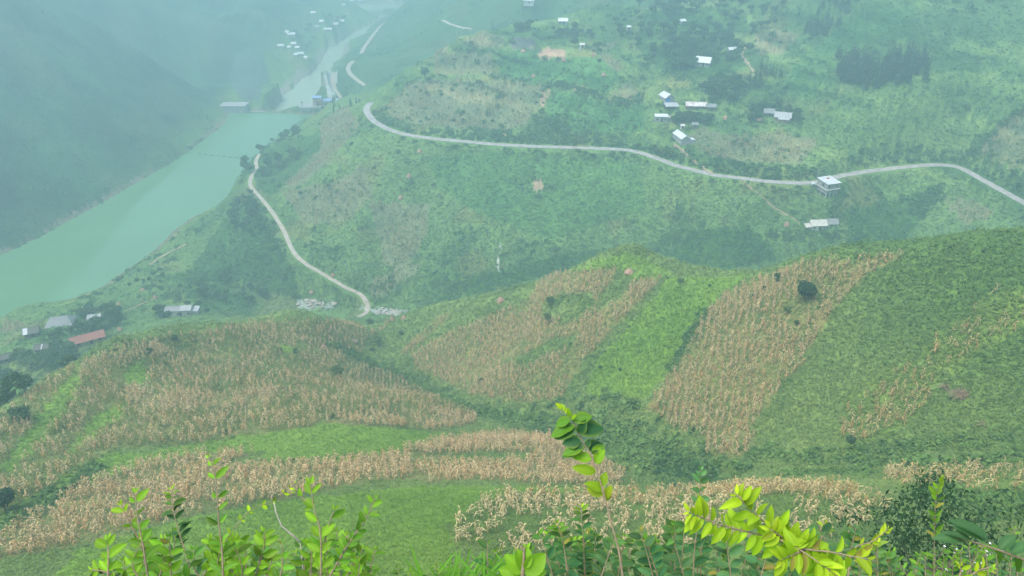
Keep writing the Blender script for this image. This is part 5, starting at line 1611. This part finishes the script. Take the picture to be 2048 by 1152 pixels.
grove('broad', 90, [(1210,60),(1290,10),(1400,-5),(1560,-5),(1580,50),(1480,85),(1390,85),(1300,110),(1250,95)], .9, 1.5, 'hazy tree in the wood above the village dell', 'trees of the upper wood', 2.8, mass=True)
grove('broad', 26, [(1320,255),(1350,240),(1390,235),(1430,238),(1400,262),(1385,275)], .7, 1.0, 'leafy tree between the village houses and the maize field', 'trees in the village', 1.8)
grove('light', 7, [(1300,300),(1340,300),(1350,318),(1310,315)], .6, .9, 'light green tree above the road below the village', 'light trees above the road', 2.2)
grove('broad', 20, [(1500,215),(1540,215),(1600,222),(1600,250),(1500,245)], .7, 1.1, 'tree beside the grey roofed farmhouses', 'trees by the grey farmhouses', 2.4)
grove('banana', 9, [(1350,170),(1400,160),(1410,140),(1360,145)], .8, 1.1, 'banana plant below the large white roof', 'banana plants below the large roof', 2.0)
grove('broad', 34, [(484,345),(515,300),(560,275),(600,262),(620,280),(580,330),(530,370),(500,365)], .8, 1.4, 'tree in the wood between the dirt path and the reservoir', 'trees by the reservoir path', 2.6)
grove('light', 7, [(540,330),(600,310),(600,335),(560,345)], .8, 1.2, 'paler tree in the wood by the reservoir path', 'pale trees by the reservoir path', 2.6)
grove('tall', 20, [(616,222),(650,212),(690,202),(722,198),(716,210),(680,222),(640,228)], .55, .85, 'slender dark tree in the row along the hillside by the road bend', 'slender trees near the road bend', 2.4)
grove('broad', 26, [(445,425),(500,385),(520,420),(540,470),(500,490),(460,460)], .7, 1.1, 'dark tree on the steep bank below the dirt path', 'trees on the bank below the path', 2.8)
grove('broad', 14, [(400,575),(470,570),(560,590),(600,600),(560,612),(450,605),(400,600)], .6, 1.0, 'tree in the hollow behind the long low grey house', 'trees in the hollow', 2.6)
grove('broad', 66, [(80,690),(110,668),(170,660),(150,628),(240,612),(245,650),(200,672),(150,700),(140,740),(90,740)], .6, 1.15, 'dark green tree among the hamlet roofs near the reservoir', 'trees in the hamlet', 1.9)
grove('light', 10, [(30,700),(90,720),(130,735),(80,745),(40,735)], .8, 1.2, 'olive green tree among the hamlet roofs', 'olive trees in the hamlet', 2.4)
grove('broad', 44, [(-30,740),(60,720),(60,790),(-30,830)], .7, 1.1, 'dark tree below the spur at the left edge of the view', 'trees at the left edge', 2.2)
grove('banana', 22, [(130,640),(180,625),(240,640),(250,660),(180,672),(100,660),(20,760),(60,780),(40,800)], .8, 1.2, 'banana plant between the hamlet trees', 'banana plants in the hamlet', 1.8)
grove('bush', 12, [(230,560),(290,545),(330,540),(330,590),(250,585)], .8, 1.4, 'dark bush scattered in the meadow by the reservoir', 'bushes in the meadow', 3.0)
grove('broad', 10, [(290,640),(330,618),(410,610),(420,632),(400,628),(330,640)], .55, .9, 'small tree close to the long low grey house', 'trees by the long grey house', 2.2)
grove('broad', 20, [(560,80),(640,40),(690,30),(680,60),(640,75),(600,100)], .9, 1.5, 'hazy tree among the far village roofs', 'trees of the far village', 6.0, mass=True)
# the distant wood reads as one mass
def mesh_arrays(me):
    v = np.empty(len(me.vertices) * 3, np.float32); me.vertices.foreach_get('co', v)
    me.calc_loop_triangles()
    f = np.empty(len(me.loop_triangles) * 3, np.int32); me.loop_triangles.foreach_get('vertices', f)
    t = np.full((len(me.vertices), 4), .1, np.float32)
    if 'tone' in me.color_attributes:
        t = np.empty(len(me.vertices) * 4, np.float32); me.color_attributes['tone'].data.foreach_get('color', t)
    return v.reshape(-1, 3), f.reshape(-1, 3), t.reshape(-1, 4)[:, :3] * np.ones((len(me.vertices), 1))
ARR = {k: [[mesh_arrays(m) for m in pair] for pair in v] for k, v in KINDS.items()}
wp = []
for kind, x, y, z, s_, a, q in WOOD:
    for v, f, t in ARR[kind][int(rng.integers(0, len(ARR[kind])))]:
        wp.append((rot_z(v * np.array([s_, s_, s_ * q]), a) + np.array([x, y, z - .05]), f, t))
V, Fc, Tn = join(wp)
stuff('woodland', raw_mesh('woodland', V, Fc, MAT['leaf'], Tn), 'hazy woodland round the upper dell and the far village', 'woodland')
# fine leaved bush on the bank, nearer than the fields
_p = at_t(1836, 1060, 21.0)
lone_b = tree('feather', (_p[0] + .6, _p[1], float(height(_p[0] + .6, _p[1]))), 1.75, 'dark fine leaved bush on the bank right of the yellow green branch', None, 1.25)
# ------------------------------------------------------------------ shrubs on the bank right in front of the viewpoint
STEM = plain_mat('brown_stem', (.20, .15, .085), .8, .25, 40.0)
TWIG = plain_mat('bare_grey_twig', (.36, .31, .26), .9, .25, 40.0)
LEAF = leaf_mat('shrub_leaf', .45, .2, .5)
def leaf_shape(nl=7):
    """ovate leaf along +x, unit length, midrib fold and a bent tip; returns rows of left, mid, right"""
    f = np.linspace(0, 1, nl)
    w = f ** .62 * (1 - f) ** .85; w = w / w.max()
    w[-1] = 0.0; w[0] = 0.04
    return f, w
LF, LW = leaf_shape()
class Leaves:
    def __init__(self):
        self.v = []; self.f = []; self.t = []
    def add(self, base, direction, normal, length, width, tone, edge, fold=.22, curl=.25, wave=0.0):
        d = np.asarray(direction, float); d = d / np.linalg.norm(d)
        n = np.asarray(normal, float); n = n - d * (n @ d); n = n / (np.linalg.norm(n) + 1e-9)
        s = np.cross(n, d)
        b = len(self.v)
        ph = rng.random() * 6
        for i, (f, w) in enumerate(zip(LF, LW)):
            c = np.asarray(base) + d * length * (f * (1 - .12 * curl * f)) - n * length * curl * f * f * .55
            ww = w * width * length * .5
            up = n * ww * fold * 2
            wob = n * length * wave * math.sin(ph + f * 9) * .06
            self.v += [c - s * ww + up + wob, c - s * ww * .5 + up * .35, c, c + s * ww * .5 + up * .35, c + s * ww + up - wob]
            g = .92 + .14 * f
            self.t += [edge, tone * g, tone * g * np.array((1.12, 1.1, 1.0)), tone * g, edge]
        for i in range(len(LF) - 1):
            for k in range(4):
                p = b + i * 5 + k
                self.f.append((p, p + 1, p + 6, p + 5))
    def mesh(self):
        return raw_mesh('leaves', np.array(self.v), np.array(self.f), LEAF, np.clip(np.array(self.t), .004, .9), True)

BRIGHTG = np.array((.19, .38, .02)); MIDG = np.array((.10, .25, .022)); DARKG = np.array((.028, .095, .032)); BLUEG = np.array((.065, .16, .055))
LIME = np.array((.26, .43, .016)); YEL = np.array((.36, .48, .016)); EDGE = np.array((.22, .30, .02))
CV = np.array([0, -math.cos(PITCH), math.sin(PITCH)])          # towards the viewpoint
UPV = np.array([0, 0, 1.0])
def stem_line(pts, t0, t1=None, droop_to_ground=True):
    """frame points tip -> base, depth t0 at the tip and t1 at the base; carried on down to the soil"""
    t1 = t0 if t1 is None else t1
    P = [np.array(at_t(a, b, t0 + (t1 - t0) * k / max(1, len(pts) - 1))) for k, (a, b) in enumerate(pts)]
    P = catmull(P, 5)
    if droop_to_ground:
        e = P[-1]; d = P[-1] - P[-3]; d /= np.linalg.norm(d)
        gx, gy = e[0] + d[0] * .15, e[1] + .05
        gz = float(height(gx, max(gy, .4)))
        q1 = e + d * .12
        P = np.vstack([P, q1, (q1 + np.array([gx, gy, gz])) / 2, [gx, gy, gz - .05]])
    return P
def shoot(mb, lv, pts, t0, t1=None, leaf=.055, width=.52, gap=.032, tone=MIDG, tip=BRIGHTG, edge=EDGE, angle=52, start=0.0, stop=1.0, r=.0032, opposite=True, curl=.3, wave=0.0,
          tipmix=.35, face=.8, ground=True, var=.22, down=0.0, lr=None):
    leaf *= .75; width *= .84; gap *= .78; r *= .62
    P = stem_line(pts, t0, t1, ground)
    n_vis = len(P) - (3 if ground else 0)
    L = np.concatenate([[0], np.cumsum(np.linalg.norm(np.diff(P, axis=0), axis=1))])
    Lv = L[n_vis - 1]
    rad = np.interp(L, [0, Lv, L[-1] + 1e-6], [r * .45, r * 1.3, r * 2.0])
    mb.tube(P, list(rad), 6)
    s = Lv * start; side = 1
    az = rng.random() * .8 - .4
    while s < Lv * stop:
        p = np.array([np.interp(s, L, P[:, k]) for k in range(3)])
        q = np.array([np.interp(s + .01, L, P[:, k]) for k in range(3)])
        d = (p - q); d /= np.linalg.norm(d) + 1e-9                  # towards the tip
        sd = np.cross(d, CV); sd /= np.linalg.norm(sd)
        fr = s / max(Lv, 1e-6)
        gr = min(1.0, .45 + fr * 5)
        for sg in ((1, -1) if opposite else (side,)):
            if rng.random() < .10 and fr > .12:
                continue
            tw = az + rng.normal() * .45
            out = sd * sg * math.cos(tw) + CV * math.sin(tw) * .8
            a = math.radians(angle + rng.normal() * 10) * (1 if fr > .03 else .5)
            ld = d * math.cos(a) + out * math.sin(a) - UPV * down * (.5 + rng.random())
            nrm = UPV * (1 - face) + CV * face + rng.normal(size=3) * .28 + d * .25
            m = math.exp(-fr / max(tipmix, 1e-3) * 1.6)
            tn = (tone * (1 - m) + tip * m) * (1 + var * rng.normal())
            ed = tn * .6 + np.asarray(edge) * .4
            if rng.random() < .018:
                tn = np.array((.30, .27, .05)) * (.7 + .6 * rng.random())
            lv.add(p + out * r * .8, ld, nrm, leaf * gr * (.68 + .5 * rng.random()), width * (.9 + .2 * rng.random()), tn, ed, .16 + .2 * rng.random(), curl * (.4 + rng.random()), wave)
        side = -side
        s += gap * (.75 + .5 * rng.random()) * (.55 + .45 * min(1, fr * 6))
    return P
def shrub(label, build, name='shrub', cat='shrub', group=None):
    mb, lv = MB(), Leaves()
    P = build(mb, lv)
    b = P[-1] if P is not None else np.zeros(3)
    r = thing(name, label, cat, tuple(b), 0, group)
    mats = {'stem': STEM}
    me = mb.mesh('stems', STEM, True)
    o = obj('stems', me, r, tuple(-b)); l = obj('leaves', lv.mesh(), r, tuple(-b))
    return r

# left group, five upright shoots and the leafage round their feet
def s1(mb, lv): return shoot(mb, lv, [(418,915),(424,932),(431,960),(435,1000),(438,1050),(444,1099),(446,1151)], 2.0, 1.95, .052, .5, .052, MIDG, BRIGHTG, angle=55, tipmix=.5)
shrub('tall light green shoot with paired pointed leaves, highest of the left shrubs', s1)
def s2(mb, lv):
    shoot(mb, lv, [(243,1010),(262,1050),(290,1100)], 1.9, 1.9, .045, .5, .05, BRIGHTG, LIME, ground=False, angle=60)
    return shoot(mb, lv, [(272,986),(274,1030),(285,1085),(295,1150)], 1.9, 1.85, .055, .55, .045, MIDG, BRIGHTG, angle=58, tipmix=.6)
shrub('bushy green shoot left of the dark paired-leaf stem', s2)
def s3(mb, lv): return shoot(mb, lv, [(342,980),(347,1022),(358,1064),(372,1110),(380,1150)], 2.3, 2.25, .058, .42, .026, DARKG, LIME, angle=66, tipmix=.16, curl=.7, face=.35, stop=.75)
shrub('shoot with dense rows of dark blue green leaves and a lime tip', s3)
def s4(mb, lv):
    shoot(mb, lv, [(185,1140),(205,1142),(222,1148)], 1.75, 1.75, .04, .5, .03, BRIGHTG, LIME, ground=False)
    return shoot(mb, lv, [(215,1080),(217,1108),(216,1151)], 1.75, 1.72, .055, .55, .038, BRIGHTG, BRIGHTG, angle=50)
shrub('low bright green shoot furthest to the left', s4)
def s5(mb, lv):
    shoot(mb, lv, [(590,985),(606,997),(626,1014)], 1.85, 1.85, .032, .6, .04, BRIGHTG, BRIGHTG, ground=False)
    shoot(mb, lv, [(668,1020),(655,1060),(646,1100)], 1.85, 1.85, .055, .55, .05, MIDG, BRIGHTG, ground=False)
    return shoot(mb, lv, [(621,968),(628,1014),(638,1050),(642,1090),(642,1151)], 1.85, 1.82, .062, .52, .055, BRIGHTG * .85, BRIGHTG, angle=48, tipmix=.8)
shrub('broad leaved light green shoot right of the tallest left shoot', s5)
def s6(mb, lv): return shoot(mb, lv, [(751,996),(742,1018),(730,1042),(712,1066),(695,1092),(664,1144)], 2.1, 2.0, .042, .55, .028, MIDG, BRIGHTG, angle=52, tipmix=.3)
shrub('slanting shoot with crowded small leaves at the right end of the left shrubs', s6)
def s7(mb, lv): return shoot(mb, lv, [(590,966),(569,985),(549,1002),(507,1016),(478,1045),(469,1058),(448,1090),(440,1150)], 2.3, 2.2, .024, .6, .05, LIME, YEL, YEL, angle=62, r=.002, var=.3)
shrub('thin arching twig with tiny yellow leaves between the left shoots', s7)
def s8(mb, lv):
    mb.tube([np.array(at_t(a, b, 2.2)) for a, b in ((548,1005),(552,1025),(563,1052),(585,1070),(600,1085))], [.0012, .0018, .002, .0025, .003], 5)
    return shoot(mb, lv, [(600,1085),(604,1115),(606,1151)], 2.2, 2.15, .04, .6, .03, BLUEG, MIDG)
o = shrub('bare grey twig rising above dark leaves between the left shoots', s8)
for ch in o.children:
    if ch.name.startswith('stems'):
        ch.data.materials[0] = TWIG
def fill_left(mb, lv):
    P = None
    for k in range(46):
        x = 190 + 575 * rng.random(); top = 1060 + 60 * rng.random() + (18 if x < 250 or x > 700 else 0)
        t = 1.95 + .7 * rng.random()
        P = shoot(mb, lv, [(x, top), (x + rng.normal() * 8, top + 40), (x + rng.normal() * 16, 1165)], t, t, .045 + .012 * rng.random(), .55, .034,
                  [MIDG, BLUEG, MIDG, BRIGHTG * .8, BRIGHTG][int(rng.integers(0, 5))], [BRIGHTG, MIDG][int(rng.integers(0, 2))], angle=58, var=.28, curl=.4)
    return P
shrub('mixed green leafage filling the foot of the left shrubs', fill_left)

# the tall single stem right of the middle
def tall(mb, lv):
    pts = [(1117,808),(1128,820),(1143,836),(1157,868),(1170,890),(1181,908),(1195,946),(1209,992),(1223,1047),(1237,1099),(1245,1151)]
    P = shoot(mb, lv, pts, 1.9, 1.85, .01, .5, 9.0, MIDG, r=.0036)
    def lf(px, py, qx, qy, w, tn, ed=None, curl=.3, wave=.6, face=.5):
        a = np.array(at_t(px, py, 1.88)); b = np.array(at_t(qx, qy, 1.88 - .02 + .04 * rng.random()))
        lv.add(a, b - a, UPV * (1 - face) + CV * face + rng.normal(size=3) * .15, np.linalg.norm(b - a) * 1.05, w, tn, tn * .6 + EDGE * .5 if ed is None else ed, .18, curl, wave)
    for q in ((1124,818,1112,806,.5,YEL), (1128,822,1122,806,.5,LIME), (1134,828,1128,812,.4,YEL), (1140,834,1136,818,.4,LIME),
              (1143,840,1108,848,.55,MIDG), (1143,838,1150,830,.5,LIME), (1146,842,1184,830,.62,MIDG * .9), (1150,852,1098,870,.45,MIDG), (1152,856,1106,874,.6,DARKG * 1.3), (1154,862,1208,854,.66,DARKG * 1.15),
              (1158,868,1170,842,.6,DARKG * 1.2), (1160,880,1126,888,.72,DARKG * 1.2), (1163,886,1152,908,.7,DARKG * 1.1), (1166,892,1126,908,.5,MIDG), (1170,894,1124,914,.35,MIDG * .8), (1172,896,1180,878,.6,DARKG * 1.3),
              (1178,902,1206,884,.8,DARKG * 1.2), (1182,906,1210,890,.5,MIDG), (1184,908,1202,894,.6,BRIGHTG),
              (1184,918,1146,912,.55,BRIGHTG), (1190,926,1208,900,.55,BRIGHTG), (1192,944,1146,934,.42,LIME * .75), (1200,930,1196,902,.4,BRIGHTG),
              (1202,974,1212,944,.55,LIME * .7), (1204,980,1172,964,.5,LIME * .8), (1206,990,1172,976,.5,YEL * .7), (1210,996,1222,972,.55,YEL * .65), (1213,1002,1216,980,.6,LIME * .6)):
        lf(*q)
    return P
shrub('tall single brown stem with wavy dark upper leaves and yellow lower leaves', tall)
def s10(mb, lv):
    shoot(mb, lv, [(1115,1046),(1126,1085),(1136,1150)], 2.3, 2.3, .055, .48, .026, DARKG * 1.3, BRIGHTG, angle=60, tipmix=.3, ground=False, face=.45, curl=.5)
    return shoot(mb, lv, [(1162,1014),(1164,1045),(1167,1090),(1170,1151)], 2.4, 2.4, .055, .5, .028, DARKG * 1.2, LIME, angle=60, tipmix=.15, face=.4, curl=.5)
shrub('pair of dark green shoots with lime tips left of the tall stem', s10)
def mass(x0, x1, ytop, n, tones, tips, leaf, wid, tlo, thi, blur=0):
    def f(mb, lv):
        P = None
        for k in range(n):
            x = x0 + (x1 - x0) * (k + rng.random()) / n
            yt = np.interp(x, [q[0] for q in ytop], [q[1] for q in ytop]) + abs(rng.normal()) * 34
            t = tlo + (thi - tlo) * rng.random()
            lean = rng.normal() * 26
            P = shoot(mb, lv, [(x + lean, yt), (x + lean * .6, yt + 35), (x + lean * .2, yt + 75), (x, max(yt + 95, 1165))], t, t, leaf * (.8 + .4 * rng.random()), wid, leaf * .62,
                      tones[int(rng.integers(0, len(tones)))], tips[int(rng.integers(0, len(tips)))], angle=62, var=.25, curl=.5, wave=.3, tipmix=.18, face=.5, opposite=bool(rng.integers(0, 2)))
        return P
    return f
shrub('dark green leafy mass behind the foot of the tall stem', mass(1060, 1290, [(1060,1095),(1120,1060),(1200,1050),(1290,1075)], 24, [DARKG * 1.3, BLUEG, DARKG * 1.6], [MIDG, BRIGHTG], .06, .58, 2.2, 3.0))
shrub('blue green round leaved shrub spreading below the thin maize', mass(1290, 1560, [(1290,1070),(1340,1040),(1400,1030),(1450,1060),(1560,1080)], 28, [BLUEG, BLUEG * 1.25, DARKG * 1.6], [BLUEG, MIDG], .062, .66, 2.2, 3.1))
shrub('grey green leafy shrub rising behind the yellow green branch', mass(1600, 1800, [(1600,1060),(1650,1020),(1720,1050),(1760,1080),(1800,1110)], 18, [BLUEG, BLUEG * 1.2, DARKG * 1.5], [BLUEG, MIDG, YEL], .060, .6, 2.3, 3.2))
shrub('low dark sprigs left of the tall stem at the bottom', mass(740, 1060, [(740,1130),(850,1135),(940,1108),(985,1080),(1060,1120)], 16, [DARKG * 1.5, BLUEG, MIDG], [MIDG, BRIGHTG], .048, .52, 2.2, 2.9))
def thin_up(mb, lv):
    return shoot(mb, lv, [(1401,940),(1400,975),(1398,1000),(1394,1040),(1388,1100),(1386,1160)], 3.2, 3.2, .06, .72, .062, BLUEG * 1.3, BLUEG * 1.6, angle=50, stop=.75, r=.003)
shrub('pale grey green sprig standing above the round leaved shrub', thin_up)
def bigleaf(mb, lv):
    P = stem_line([(1048,1095),(1047,1120),(1044,1155)], 1.5)
    mb.tube(P, list(np.linspace(.002, .006, len(P))), 6)
    for q in ((1046,1140,1036,1100,.5), (1047,1138,1056,1098,.5), (1048,1145,1012,1112,.5), (1050,1146,1088,1110,.6), (1046,1150,1000,1140,.5), (1052,1150,1090,1142,.5), (1047,1130,1048,1108,.4)):
        a = np.array(at_t(q[0], q[1], 1.5)); b = np.array(at_t(q[2], q[3], 1.5))
        lv.add(a, b - a, CV * .7 + UPV * .4 + rng.normal(size=3) * .2, np.linalg.norm(b - a) * 1.1, q[4] * 1.2, BRIGHTG * (.8 + .3 * rng.random()), BRIGHTG, .2, .2, .2)
    return P
shrub('low plant with large smooth bright green leaves at the bottom centre', bigleaf)
def lime(mb, lv):
    kw = dict(leaf=.062, width=.46, gap=.021, tone=LIME, tip=YEL, edge=YEL, angle=58, tipmix=.3, var=.2, down=.25, face=.55, curl=.5)
    shoot(mb, lv, [(1473,990),(1490,1008),(1504,1024),(1530,1044),(1551,1056),(1580,1076)], 1.55, 1.6, ground=False, **kw)
    shoot(mb, lv, [(1378,1024),(1405,1036),(1437,1049),(1488,1062),(1540,1075),(1590,1094)], 1.55, 1.6, ground=False, **kw)
    shoot(mb, lv, [(1735,1118),(1700,1112),(1660,1104),(1610,1098),(1570,1085)], 1.5, 1.55, ground=False, **kw)
    shoot(mb, lv, [(1660,1140),(1630,1120),(1600,1100),(1560,1080)], 1.5, 1.55, ground=False, **kw)
    shoot(mb, lv, [(1560,1120),(1590,1108),(1610,1100)], 1.5, 1.55, ground=False, **kw)
    return shoot(mb, lv, [(1540,1058),(1570,1078),(1605,1100),(1640,1125),(1680,1160)], 1.55, 1.6, r=.004, **kw)
shrub('bright yellow green arching branch with many pointed leaves', lime, 'leafy_branch', 'branch')
def yel(mb, lv): return shoot(mb, lv, [(1776,1058),(1760,1072),(1740,1085),(1712,1094),(1700,1120),(1696,1160)], 1.9, 1.9, .04, .42, .03, YEL * .9, YEL * 1.1, YEL, angle=40, stop=.55, tipmix=.9)
shrub('small orange yellow sprig right of the bright arching branch', yel, 'leafy_branch', 'branch')
def blurry(mb, lv):
    P = stem_line([(1915,1078),(1945,1084),(1985,1096),(2050,1120)], 1.3, 1.3)
    mb.tube(P, list(np.linspace(.0008, .0024, len(P))), 6)
    for q in ((1975,1078,1912,1036,.26,BLUEG * .9), (1972,1084,1918,1050,.24,BLUEG * 1.3), (1930,1081,1872,1072,.34,BLUEG), (1945,1085,1900,1062,.34,BLUEG * .8), (2000,1100,2030,1068,.4,BLUEG), (1990,1098,2005,1130,.38,MIDG * .6), (2020,1108,2060,1084,.4,BLUEG * 1.2), (2030,1112,2040,1145,.4,MIDG * .5)):
        a = np.array(at_t(q[0], q[1], 1.3)); b = np.array(at_t(q[2], q[3], 1.3))
        lv.add(a, b - a, CV * .3 + UPV * .8 + rng.normal(size=3) * .2, np.linalg.norm(b - a) * 1.1, q[4] * 1.2, q[5], q[5], .3, .4, .3)
    return P
shrub('very near twig with long grey green leaves at the right edge', blurry, 'leafy_branch', 'branch')
def ylow(mb, lv):
    shoot(mb, lv, [(1985,1134),(1960,1140),(1940,1152)], 1.6, 1.6, .035, .4, .02, YEL, YEL, YEL, ground=False)
    return shoot(mb, lv, [(1920,1132),(1922,1142),(1916,1160)], 1.6, 1.6, .035, .4, .02, LIME, YEL, YEL)
shrub('yellow leaf tips poking up at the bottom right corner', ylow, 'leafy_branch', 'branch')
def upr(mb, lv): return shoot(mb, lv, [(1885,955),(1876,975),(1872,1000),(1870,1040),(1868,1100),(1868,1160)], 4.2, 4.2, .075, .5, .05, MIDG, LIME * .7, angle=42, stop=.6, tipmix=.4)
shrub('slim yellow tipped sapling at the right above the fine leaved bush', upr)
shrub('green leafage along the bottom right edge', mass(1740, 2050, [(1740,1125),(1820,1100),(1900,1090),(1980,1075),(2050,1050)], 24, [MIDG * .8, DARKG * 1.6, MIDG], [MIDG, BRIGHTG * .8], .045, .4, 2.4, 3.6))

# long grass blades at the bottom middle
def blades(mb, lv):
    P = None
    for k in range(60):
        x = 850 + 190 * rng.random(); t = 2.0 + 1.2 * rng.random()
        a = np.array(at_t(x, 1170, t)); b = np.array(at_t(x + rng.normal() * 35, 1098 + 40 * rng.random(), t))
        lv.add(a, b - a, CV + rng.normal(size=3) * .4, np.linalg.norm(b - a) * 1.1, .07, MIDG * (.8 + .6 * rng.random()), MIDG, .1, .4)
        P = a
    g = np.array([P[0], P[1], float(height(P[0], P[1]))])
    for k in range(5):
        x = 860 + 40 * k
        a = np.array(at_t(x, 1170, 2.4)); mb.tube([a, np.array([a[0], a[1], float(height(a[0], a[1])) - .03])], [.002, .003], 5)
    return np.vstack([P, g])
shrub('clump of long narrow grass blades at the bottom centre', blades, 'grass_clump', 'grass clump')

# white flowered weeds at the lower right
def weeds():
    c = np.array(at_t(1930, 1120, 3.6)); gz = float(height(c[0], c[1]))
    r = thing('flowering_weed', 'tiny white flowered weed patch near the bottom right corner', 'weed', (c[0], c[1], gz))
    st = MB(); fl = MB(); lv = Leaves()
    for k in range(18):
        p = np.array(at_t(1880 + 150 * rng.random(), 1085 + 60 * rng.random(), 3.3 + .7 * rng.random()))
        b = np.array([p[0] + rng.normal() * .05, p[1], float(height(p[0], p[1])) - .03])
        st.tube([b - (c[0], c[1], gz), p - (c[0], c[1], gz)], [.003, .0015], 4)
        for q in range(5):
            a = q * 1.257 + rng.random(); d = np.array([math.cos(a), math.sin(a), .25]) * .007
            s = np.array([-math.sin(a), math.cos(a), 0]) * .0025
            o_ = p - (c[0], c[1], gz)
            fl.add([o_, o_ + d * .6 - s, o_ + d, o_ + d * .6 + s], [(0, 1, 2, 3)])
        for q in range(6):
            f = .5 + .5 * rng.random(); a = rng.random() * 6.28
            lv.add(b * (1 - f) + p * f - (c[0], c[1], gz), (math.cos(a), math.sin(a), .4), CV + UPV, .05, .4, MIDG * (.7 + .5 * rng.random()), MIDG)
    obj('stems', st.mesh('stems', STEM), r); obj('leaves', lv.mesh(), r)
    obj('flowers', fl.mesh('flowers', plain_mat('white_petal', (.62, .63, .58), .7, .05, 20)), r)
weeds()
# ------------------------------------------------------------------ the air between
def build_haze():
    m = bpy.data.materials.new('valley_haze')
    m.use_nodes = True
    nt = m.node_tree
    nt.nodes.clear()
    v = nt.nodes.new('ShaderNodeVolumePrincipled')
    v.inputs['Color'].default_value = (0.45, 0.69, 0.705, 1)
    v.inputs['Density'].default_value = 0.00135
    v.inputs['Anisotropy'].default_value = 0.2
    out = nt.nodes.new('ShaderNodeOutputMaterial')
    nt.links.new(v.outputs[0], out.inputs['Volume'])
    b = MB()
    b.box(-1910, 1910, -1910, 1910, -13.0, 236.0)
    o = obj('haze', b.mesh('haze', m))
    o['kind'] = 'stuff'
    tag(o, 'pale blue green haze hanging in the whole valley', 'haze')
build_haze()
